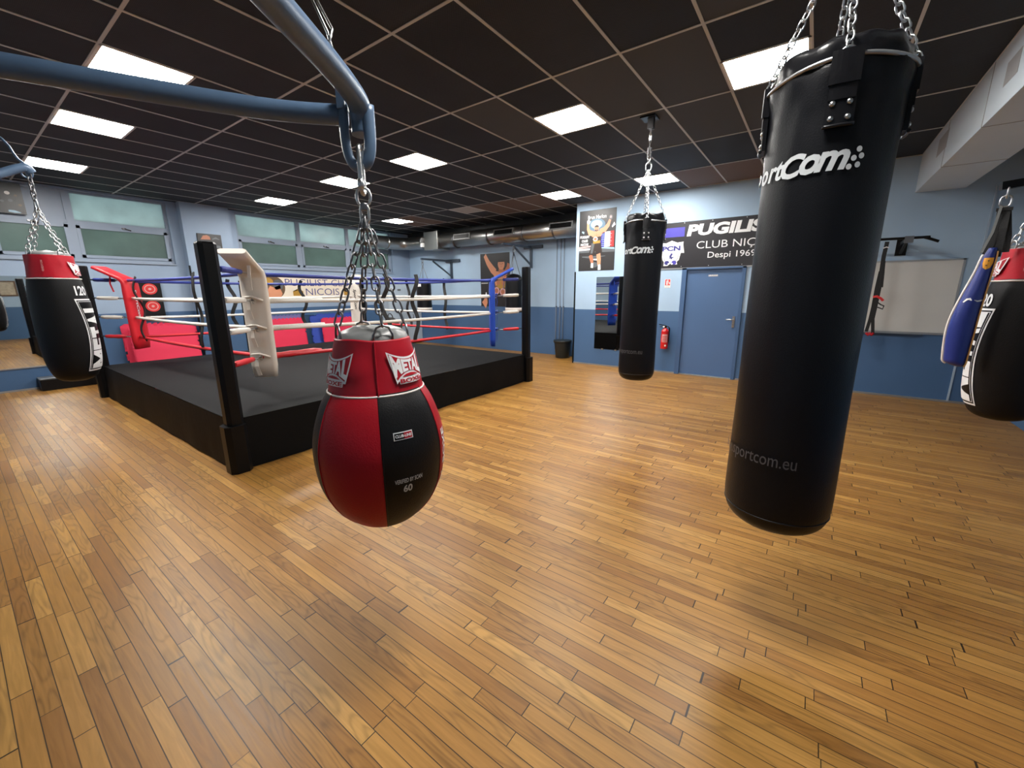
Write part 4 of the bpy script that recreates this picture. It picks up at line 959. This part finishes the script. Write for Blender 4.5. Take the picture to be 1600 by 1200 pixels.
t, L_ = poster((-4.225, YD, 2.012), (1, 0, 0), .808, 1.205, 'poster of a bare-chested boxer wearing a title belt, beside the far hanging bag', 'charcoal', (-3.82, YD, 2.012))
q = MB()
q.poly2([(0, .36), (.30, .40), (1, .37), (1, .30), (0, .31)], L_(0), 'pgrey'); q.poly2([(0, .375), (.34, .40), (.34, .425), (0, .41)], L_(1), 'pink_print')
q.poly2([(0, .345), (.30, .35), (.42, .375), (.02, .378)], L_(1), 'print'); q.poly2([(.60, .37), (1, .34), (.98, .372), (.64, .385)], L_(1), 'pglow')
q.poly2(limb([(.1, .24), (.4, .225), (.75, .24)], [.008, .022, .004]), L_(1), 'pgrey'); q.poly2(limb([(.4, .19), (.58, .185)], [.006, .02]), L_(1), 'print'); q.poly2(circle(.45, .1, .11, .045), L_(0), 'pgrey')
q.poly2(circle(.48, .755, .24, .105), L_(0), 'pglow2'); q.poly2(circle(.48, .765, .16, .07), L_(1), 'pglow'); q.poly2(circle(.50, .79, .09, .022), L_(2), 'print')
q.poly2(limb([(.90, .70), (.97, .755)], [.012, .028]), L_(1), 'print'); q.poly2(limb([(.08, .66), (.14, .64)], [.012, .018]), L_(1), 'pglow')
q.build('arena_background', t)
q = MB()
q.poly2([(.60, .38), (.71, .385), (.72, .63), (.61, .615)], L_(2), 'violet'); q.poly2([(.71, .385), (.86, .388), (.86, .635), (.72, .63)], L_(2), 'print'); q.poly2([(.86, .388), (.97, .385), (.96, .64), (.86, .635)], L_(2), 'red_print')
for i in range(7): q.poly2([(.63+.01*(i % 3), .41+.03*i), (.90-.02*(i % 2), .412+.03*i), (.90-.02*(i % 2), .42+.03*i), (.63+.01*(i % 3), .418+.03*i)], L_(3), 'pglow')
q.build('flag_block', t)
q = MB()
q.poly2(limb([(.245, .80), (.25, .70), (.29, .64), (.40, .615)], [.03, .035, .045, .045]), L_(2), 'skin'); q.poly2(limb([(.86, .85), (.80, .74), (.70, .665), (.58, .635)], [.022, .04, .045, .05]), L_(2), 'skin')
q.poly2([(.36, .65), (.62, .66), (.64, .60), (.60, .54), (.585, .47), (.42, .47), (.39, .54), (.355, .60)], L_(3), 'skin')
q.poly2(circle(.49, .70, .065, .05), L_(5), 'skin'); q.poly2(circle(.49, .70, .066, .051, 14, 20, 160), L_(6), 'hair'); q.poly2(circle(.485, .668, .042, .018, 10), L_(6), 'hair'); q.poly2(circle(.487, .673, .015, .006, 8), L_(7), 'pink_print')
for x in (.468, .512): q.poly2(circle(x, .703, .010, .005, 6), L_(7), 'hair')
q.poly2(limb([(.43, .59), (.49, .585), (.56, .59)], [.002, .004, .002]), L_(4), 'skin2'); q.poly2(limb([(.49, .63), (.49, .52)], [.004, .003]), L_(4), 'skin2')
q.poly2(circle(.26, .815, .045, .035), L_(3), 'print'); q.poly2(circle(.86, .855, .05, .04), L_(3), 'pgrey'); q.poly2(circle(.86, .86, .025, .02), L_(4), 'pink_print')
q.poly2([(.36, .56), (.62, .565), (.62, .49), (.37, .475)], L_(5), 'hair'); q.poly2(circle(.465, .525, .065, .038), L_(6), 'piping'); q.poly2(circle(.465, .525, .04, .023), L_(7), 'skin2'); q.poly2([(.40, .49), (.60, .50), (.60, .455), (.41, .45)], L_(6), 'gold')
q.poly2([(.36, .46), (.62, .47), (.66, .30), (.50, .28), (.47, .33), (.43, .26), (.29, .27)], L_(4), 'hair'); q.poly2([(.36, .46), (.45, .46), (.40, .29), (.34, .29)], L_(5), 'pgrey')
q.poly2(limb([(.34, .27), (.38, .18), (.40, .11)], [.05, .045, .03]), L_(3), 'skin2'); q.poly2(limb([(.56, .28), (.58, .18), (.59, .09)], [.055, .055, .04]), L_(3), 'skin'); q.poly2(limb([(.40, .13), (.39, .05)], [.03, .035]), L_(4), 'print'); q.poly2(limb([(.595, .10), (.60, .01)], [.035, .04]), L_(4), 'print')
q.build('boxer_figure', t)
q = MB(); q.text('Brun Marlon', (.24, .74, .855, .915), L_(2), 'print', bold=.01); q.build('lettering', t)
for s_, y, a, c in (('PUGILIST', .55, .03, .30), ('CLUB', .485, .08, .25), ('NICOIS', .425, .05, .27)): q = MB(); q.text(s_, (a, c, y, y+.042), L_(3), 'print', bold=.03, shear=.1); q.build('lettering', t)

mr = thing('wall_mirror', 'tall frameless mirror on the door wall reflecting the ring corner', 'mirror', (-3.48, YD, .37))
MB().box((-3.79, YD-.006, .37), (-3.16, YD-.001, 1.88), 'mirror').build('mirror_glass', mr)
for x in (-3.60, -3.30):
    MB().box((x-.02, YD-.012, .352), (x+.02, YD-.001, .382), 'steel').build('clip', mr)
es = thing('safety_sign', 'small red and white fire extinguisher sign on the door wall', 'sign', (-2.32, YD, 1.645))
MB().box((-2.375, YD-.006, 1.645), (-2.268, YD-.001, 1.805), 'sign_white').build('plate', es)
q = MB(); g = lambda o: plane((0, YD-.0065-.001*o, 0), (1, 0, 0), (0, 0, 1))
q.poly2([(-2.368, 1.69), (-2.275, 1.69), (-2.275, 1.80), (-2.368, 1.80)], g(1), 'red_print')
q.poly2([(-2.345, 1.70), (-2.320, 1.70), (-2.320, 1.77), (-2.326, 1.785), (-2.339, 1.785), (-2.345, 1.77)], g(2), 'sign_white'); q.poly2(limb([(-2.33, 1.788), (-2.305, 1.785), (-2.308, 1.74)], [.003, .003, .003]), g(2), 'sign_white')
q.poly2([(-2.295, 1.705), (-2.283, 1.72), (-2.285, 1.76), (-2.29, 1.745), (-2.297, 1.755), (-2.30, 1.725)], g(2), 'sign_white'); q.poly2([(-2.36, 1.66), (-2.285, 1.66), (-2.285, 1.665), (-2.36, 1.665)], g(1), 'pgrey'); q.build('pictogram', es)
fx_, fy_ = -2.275, YD-.095
fe = thing('fire_extinguisher', 'red fire extinguisher hung on the wall left of the blue door', 'fire extinguisher', (fx_, fy_, .50))
MB().lathe(prof([(0, .50), (.06, .50), (.07, .515), (.07, .8), (.066, .84), (.045, .87), (.022, .885), (.02, .90), (0, .90)], 4), fx_, fy_, 'extred', 32).build('cylinder_body', fe)
q = MB(); q.lathe([(0, .895), (.024, .895), (.024, .935), (0, .935)], fx_, fy_, 'black', 12); q.bar((fx_, fy_, .93), (fx_-.12, fy_-.02, .955), .025, .014, 'black'); q.bar((fx_, fy_, .925), (fx_-.10, fy_-.02, .91), .022, .010, 'black'); q.build('valve_handle', fe)
q = MB(); q.tube(smooth_path([(fx_+.02, fy_, .92), (fx_+.075, fy_-.02, .90), (fx_+.085, fy_-.02, .82), (fx_+.075, fy_-.02, .62)], 5), .010, 'black', 8); q.build('hose', fe)
MB().tube([(fx_-.02, fy_-.02, .91), (fx_-.02, fy_-.05, .915)], .016, 'sign_white', 10).build('gauge', fe)
q = MB(); fc = math.atan2(-fy_, -fx_); cy_ = lambda u, v, o=.0015: Vector((fx_+(.07+o)*math.cos(fc+u), fy_+(.07+o)*math.sin(fc+u), v))
q.poly2([(-.75, .62), (.75, .62), (.75, .77), (-.75, .77)], cy_, 'pink_print', .15); [q.poly2([(-.6, .635+.03*i), (.6, .635+.03*i), (.6, .648+.03*i), (-.6, .648+.03*i)], lambda u, v: cy_(u, v, .0025), 'extred', .15) for i in range(4)]
q.poly2(circle(.25, .555, .22, .018, 12), cy_, 'piping', .1); q.build('label', fe)
MB().box((fx_-.03, fy_+.07, .72), (fx_+.03, YD-.001, .86), 'black').build('wall_hook', fe)

pu = thing('pull_up_bar', 'black wall-mounted pull-up bar with drooping end above the whiteboard', 'pull-up bar', (.5, YD, 2.1))
yb = YD-.55
def at(px, py, yv): return rayp(px, py, yv)
e0, e1_, e2_ = at(1376, 375, yb), at(1437, 371, yb), at(1467, 377, yb)
L0 = Vector((2*e0.x-e1_.x-.75, yb, e1_.z))
MB().tube(smooth_path([L0-Vector((.2, 0, .07)), L0, Vector((e1_.x-.03, yb, e1_.z)), Vector((e1_.x+.05, yb, e1_.z-.004)), Vector((e2_.x, yb, e2_.z))], 5), .017, 'black', 12).build('bar', pu)
for x in (e1_.x-.10, L0.x+.12):
    MB().bar((x, YD-.01, e1_.z-.03), (x, yb, e1_.z-.005), .045, .045, 'black').build('support_arm', pu)
    MB().bar((x, YD-.01, e1_.z-.16), (x, yb+.16, e1_.z-.03), .03, .03, 'black').build('brace', pu)
    MB().box((x-.06, YD-.012, e1_.z-.19), (x+.06, YD-.001, e1_.z+.05), 'black').build('wall_plate', pu)
    q = MB(); q.box((x-.045, yb-.022, e1_.z-.06), (x+.045, yb+.03, e1_.z+.024), 'darksteel'); q.build('clamp', pu)
ss = thing('suspension_straps', 'black suspension trainer straps with red ties hanging from the pull-up bar', 'training straps', (e0.x, yb, 1.0))
A0 = at(1386, 378, yb); ys = yb-.03
S1 = [A0+Vector((0, -.025, .0)), at(1381, 400, ys), at(1377, 425, ys), at(1372, 450, ys), at(1366, 480, ys)]
q = MB(); rx = Vector((1, 0, 0))
q.strip(S1[:3], rx, .045, .012, 'strap'); q.strip([at(1381, 408, ys-.01), at(1379, 430, ys-.02), at(1377, 449, ys-.015)], rx, .035, .02, 'strap'); q.build('anchor_strap', ss)
q = MB()
for o_, ends in ((-4, (1360, 500, 1355, 518)), (4, (1363, 498, 1362, 522))):
    q.strip([at(1377+o_*.3, 424, ys), at(1372+o_*.6, 450, ys-.01), at(1366+o_*.5, 480, ys), at(ends[0]+o_*.2, ends[1], ys), at(ends[2]+o_*.4, ends[3], ys)], rx, .038, .008, 'strap')
q.strip([at(1368, 470, ys-.02), at(1376, 476, ys-.02), at(1381, 478, ys-.02), at(1379, 483, ys-.02), at(1371, 480, ys-.02)], rx, .016, .006, 'strap'); q.build('main_strap', ss)
q = MB(); q.strip([at(1364, 464, ys-.03), at(1370, 463, ys-.035), at(1376, 466, ys-.03), at(1380, 470, ys-.03)], Vector((0, 0, 1)), .03, .01, 'red_print'); q.build('red_tie', ss)
q = MB()
for a, c in ((1353, 1359), (1358, 1365)): q.tube([at(a, 520, ys), at((a+c)/2, 523.5, ys), at(c, 520, ys)], .018, M['red'], 10)
q.build('foot_grip', ss)
q = MB(); q.strip([at(1380, 388, ys-.02), at(1385, 386, ys-.022), at(1389, 387, ys-.02)], Vector((0, 0, 1)), .012, .004, 'print'); q.build('white_tag', ss)
wb = thing('whiteboard', 'smudged whiteboard with thin grey frame under the pull-up bar', 'whiteboard', (1.0, YD, .97))
wx0, wx1 = -.25, 1.56
MB().box((wx0, YD-.014, .975), (wx1, YD-.001, 1.985), 'board').build('board_surface', wb)
q = MB()
q.box((wx0-.015, YD-.022, 1.975), (wx1+.02, YD-.001, 1.998), 'alu'); q.box((wx1, YD-.022, .96), (wx1+.025, YD-.001, 1.998), 'alu'); q.box((wx0-.015, YD-.022, .96), (wx0+.01, YD-.001, 1.998), 'alu'); q.box((wx0-.015, YD-.022, .955), (wx1+.02, YD-.001, .985), 'alu'); q.build('board_frame', wb)
MB().box((wx0+.2, YD-.065, .945), (wx1-.25, YD-.001, .957), 'bracket').build('pen_tray', wb)
cp = thing('wall_conduit', 'thin pale cable conduit running down the wall right of the whiteboard', 'conduit', (1.72, YD, .03))
MB().box((1.705, YD-.018, .03), (1.725, YD-.001, 2.88), 'lightblue').build('conduit', cp); MB().box((1.70, YD-.03, 1.2), (1.73, YD-.018, 1.24), 'lightblue').build('clip', cp)

# ------------------------------------------------------------------ window wall: mirror, banner, mats, pictures
lm = thing('wall_mirror', 'large mirror on the window wall at far left behind the tapered bag', 'mirror', (XL, -.2, .39))
MB().box((XL+.001, -1.4, .39), (XL+.007, 1.42, 1.885), 'mirror').build('mirror_glass', lm)
MB().box((XL+.001, -1.4, .372), (XL+.014, 1.42, .392), 'alu').build('bottom_rail', lm)
LB = thing('wall_banner', 'cream club banner with round printed picture on the window wall behind the ring', 'banner', (XL, 5.9, 1.38))
MB().box((XL+.001, 4.55, 1.38), (XL+.007, 7.3, 2.02), 'cream').build('sheet', LB)
F_ = lambda o: plane((XL+.0075+.0012*o, 0, 0), (0, 1, 0), (0, 0, 1))
q = MB(); q.text('PUGILIST CLUB', (5.12, 7.02, 1.76, 1.93), F_(1), 'navy', bold=-.008); q.build('lettering', LB); q = MB(); q.text('NICOIS', (5.62, 6.55, 1.53, 1.70), F_(1), 'navy', bold=-.008); q.text('DEPUIS 1969', (5.75, 6.45, 1.435, 1.475), F_(1), 'black') if False else None; q.build('lettering', LB)
q = MB(); q.poly2(circle(4.78, 1.72, .33, .29, 28), F_(1), 'wood'); q.poly2(circle(4.80, 1.70, .20, .24, 18, 200, 380), F_(2), 'skin'); q.poly2(circle(4.72, 1.86, .12, .09, 16), F_(3), 'gold'); q.poly2(circle(4.95, 1.78, .12, .13, 16), F_(2), 'pgrey'); q.poly2(limb([(4.62, 1.50), (4.74, 1.60), (4.80, 1.74)], [.06, .07, .05]), F_(4), 'skin'); q.poly2(limb([(4.92, 1.46), (4.97, 1.58), (4.95, 1.68)], [.04, .06, .04]), F_(4), 'skin'); q.build('round_picture', LB)
for y in (5.42, 6.82):
    q = MB(); q.poly2([(y-.13, 1.52), (y+.13, 1.52), (y+.13, 1.63), (y+.02, 1.64), (y+.01, 1.69), (y-.01, 1.69), (y-.02, 1.64), (y-.13, 1.63)], F_(1), 'gold'); q.build('gold_emblem', LB)
q = MB(); q.poly2([(4.57, 1.985), (7.28, 1.985), (7.28, 1.992), (4.57, 1.992)], F_(1), 'wood'); q.build('border_line', LB)
def foam_mat(y0, y1, z0, z1, x, m, label, lean=.06, th=.022):
    t = 14; P = []
    def side(a, c, n, nx_, ny_):
        for i in range(n):
            for s_, o_ in ((0, 0), (.2, 0), (.15, .028), (.55, .028), (.5, 0)):
                k = (i+s_)/n; P.append((a[0]+(c[0]-a[0])*k+nx_*o_, a[1]+(c[1]-a[1])*k+ny_*o_))
    n1 = 11
    side((y0, z0), (y1, z0), n1, 0, -1); side((y1, z0), (y1, z1), n1, 1, 0); side((y1, z1), (y0, z1), n1, 0, 1); side((y0, z1), (y0, z0), n1, -1, 0)
    f1 = lambda o: (lambda u, v: Vector((x+o+lean*(1-(v-z0)/(z1-z0)), u, v)))
    b = MB(); b.poly2(P, f1(th), m); b.poly2(P, f1(0), m)
    v0 = [b.bm.verts.new(f1(0)(u, v)) for u, v in P]; v1 = [b.bm.verts.new(f1(th)(u, v)) for u, v in P]
    for i in range(len(P)): b.face([v0[i], v0[(i+1) % len(P)], v1[(i+1) % len(P)], v1[i]], m)
    bmesh.ops.remove_doubles(b.bm, verts=b.bm.verts[:], dist=1e-4)
    o = b.build('foam_mat', None, loc=(x, (y0+y1)/2, z0)); tag(o, label, 'foam mat', 'interlocking foam mats')
foam_mat(1.97, 2.97, .03, 1.0, XL+.03, 'pink', 'pink-red foam mat leaning on the window wall, rear one of the left pair')
foam_mat(2.05, 3.10, .03, .985, XL+.075, 'pink', 'pink-red foam mat leaning on the window wall, front one left of the pillar', lean=.12) if False else foam_mat(2.06, 3.08, .03, .96, XL+.11, 'pink', 'pink-red foam mat leaning on the window wall, front one left of the pillar', lean=.12)
foam_mat(4.38, 5.38, .03, 1.03, XL+.03, 'foampurple', 'faded violet foam mat just showing above the pink mat nearest the white pad', lean=.06)
foam_mat(4.42, 5.42, .03, .955, XL+.075, 'pink', 'pink-red foam mat leaning under the cream banner, right of the near white pad', lean=.08)
foam_mat(5.445, 5.74, .03, 1.0, XL+.03, 'foamteal', 'narrow dark teal foam strip between the two pink mats', lean=.06)
foam_mat(5.60, 5.76, .03, .99, XL+.11, 'foamblue', 'narrow bright blue foam strip beside the pink mat under the banner', lean=.08)
foam_mat(5.805, 6.95, .03, 1.02, XL+.03, 'foamblue', 'blue foam mat edge showing above the pink mat left of the far pad', lean=.05)
foam_mat(5.90, 6.95, .03, .91, XL+.11, 'pink', 'pink-red foam mat leaning beside the far white corner pad', lean=.08)
pp = thing('target_pad', 'black wall pad with two round red targets behind the red corner pad', 'wall pad', (XL, 2.47, 1.09))
MB().box((XL+.001, 2.30, 1.09), (XL+.09, 2.66, 1.83), 'leather').build('pad', pp, bevel=.02)
G_ = lambda o: plane((XL+.0905+.0012*o, 0, 0), (0, 1, 0), (0, 0, 1))
for z in (1.68, 1.35):
    q = MB(); q.poly2(circle(2.48, z, .115, .105, 24), G_(1), 'red_print'); q.poly2(circle(2.48, z, .085, .078, 24), G_(2), 'pink_print'); q.poly2(circle(2.48, z, .07, .064, 24), G_(3), 'red_print'); q.poly2(circle(2.48, z, .025, .022, 12), G_(4), 'pink_print'); q.build('target', pp)
MB().poly2([(2.50, 1.795), (2.60, 1.795), (2.60, 1.82), (2.50, 1.82)], G_(1), 'print').build('white_tag', pp)
bb = thing('low_box', 'low black box on the floor under the left mirror', 'box', (XL+.3, 1.1, 0))
MB().box((XL+.02, .76, .002), (XL+.36, 1.46, .19), 'black').build('box_body', bb, bevel=.008); MB().box((XL+.018, .755, .192), (XL+.365, 1.465, .205), 'pgrey').build('lid', bb, bevel=.004)
t, L_ = poster((XL, .70, 2.865), (0, 1, 0), .42, .47, 'dark poster at the top left on the window panel near the ceiling', 'charcoal', (XL, .91, 2.865))
q = MB()
for x, y, r_, m_ in ((.62, .66, .07, 'piping'), (.82, .60, .04, 'wood'), (.45, .38, .05, 'pgrey'), (.66, .42, .06, 'pgrey'), (.88, .30, .05, 'wood'), (.30, .6, .06, 'skin2')): q = MB(); q.poly2(circle(x, y, r_, r_*.8, 14), L_(1), m_); q.build('printed_spot', t)
q = MB(); q.poly2(limb([(.55, .08), (.70, .07), (.86, .05)], [.03, .04, .01]), L_(2), 'pglow'); q.build('printed_spot', t)
pic = thing('wall_picture', 'dark framed picture on the pillar behind the front ring post', 'picture', (XL+.2, 3.58, 2.41))
MB().box((XL+.201, 3.37, 2.41), (XL+.225, 3.80, 2.80), 'charcoal').build('panel', pic, bevel=.003)
H_ = lambda o: plane((XL+.2255+.0012*o, 0, 0), (0, 1, 0), (0, 0, 1))
q = MB(); q.poly2([(3.42, 2.68), (3.47, 2.76), (3.54, 2.775), (3.59, 2.75), (3.60, 2.69)], H_(1), 'skin2'); q.poly2(limb([(3.63, 2.70), (3.70, 2.73), (3.76, 2.70)], [.01, .02, .006]), H_(1), 'pgrey'); q.poly2(circle(3.72, 2.55, .05, .03, 12), H_(1), 'pgrey'); q.build('print', pic)
# framed picture on the right wall, only seen in the left mirror
fp = thing('wall_picture', 'wood framed picture seen reflected in the left mirror', 'picture', (XR, 1.5, 1.55))
MB().box((XR-.025, 1.30, 1.53), (XR-.001, 1.76, 2.07), 'wood').build('picture_frame', fp); MB().box((XR-.028, 1.35, 1.58), (XR-.0255, 1.71, 2.02), 'paper').build('print', fp)
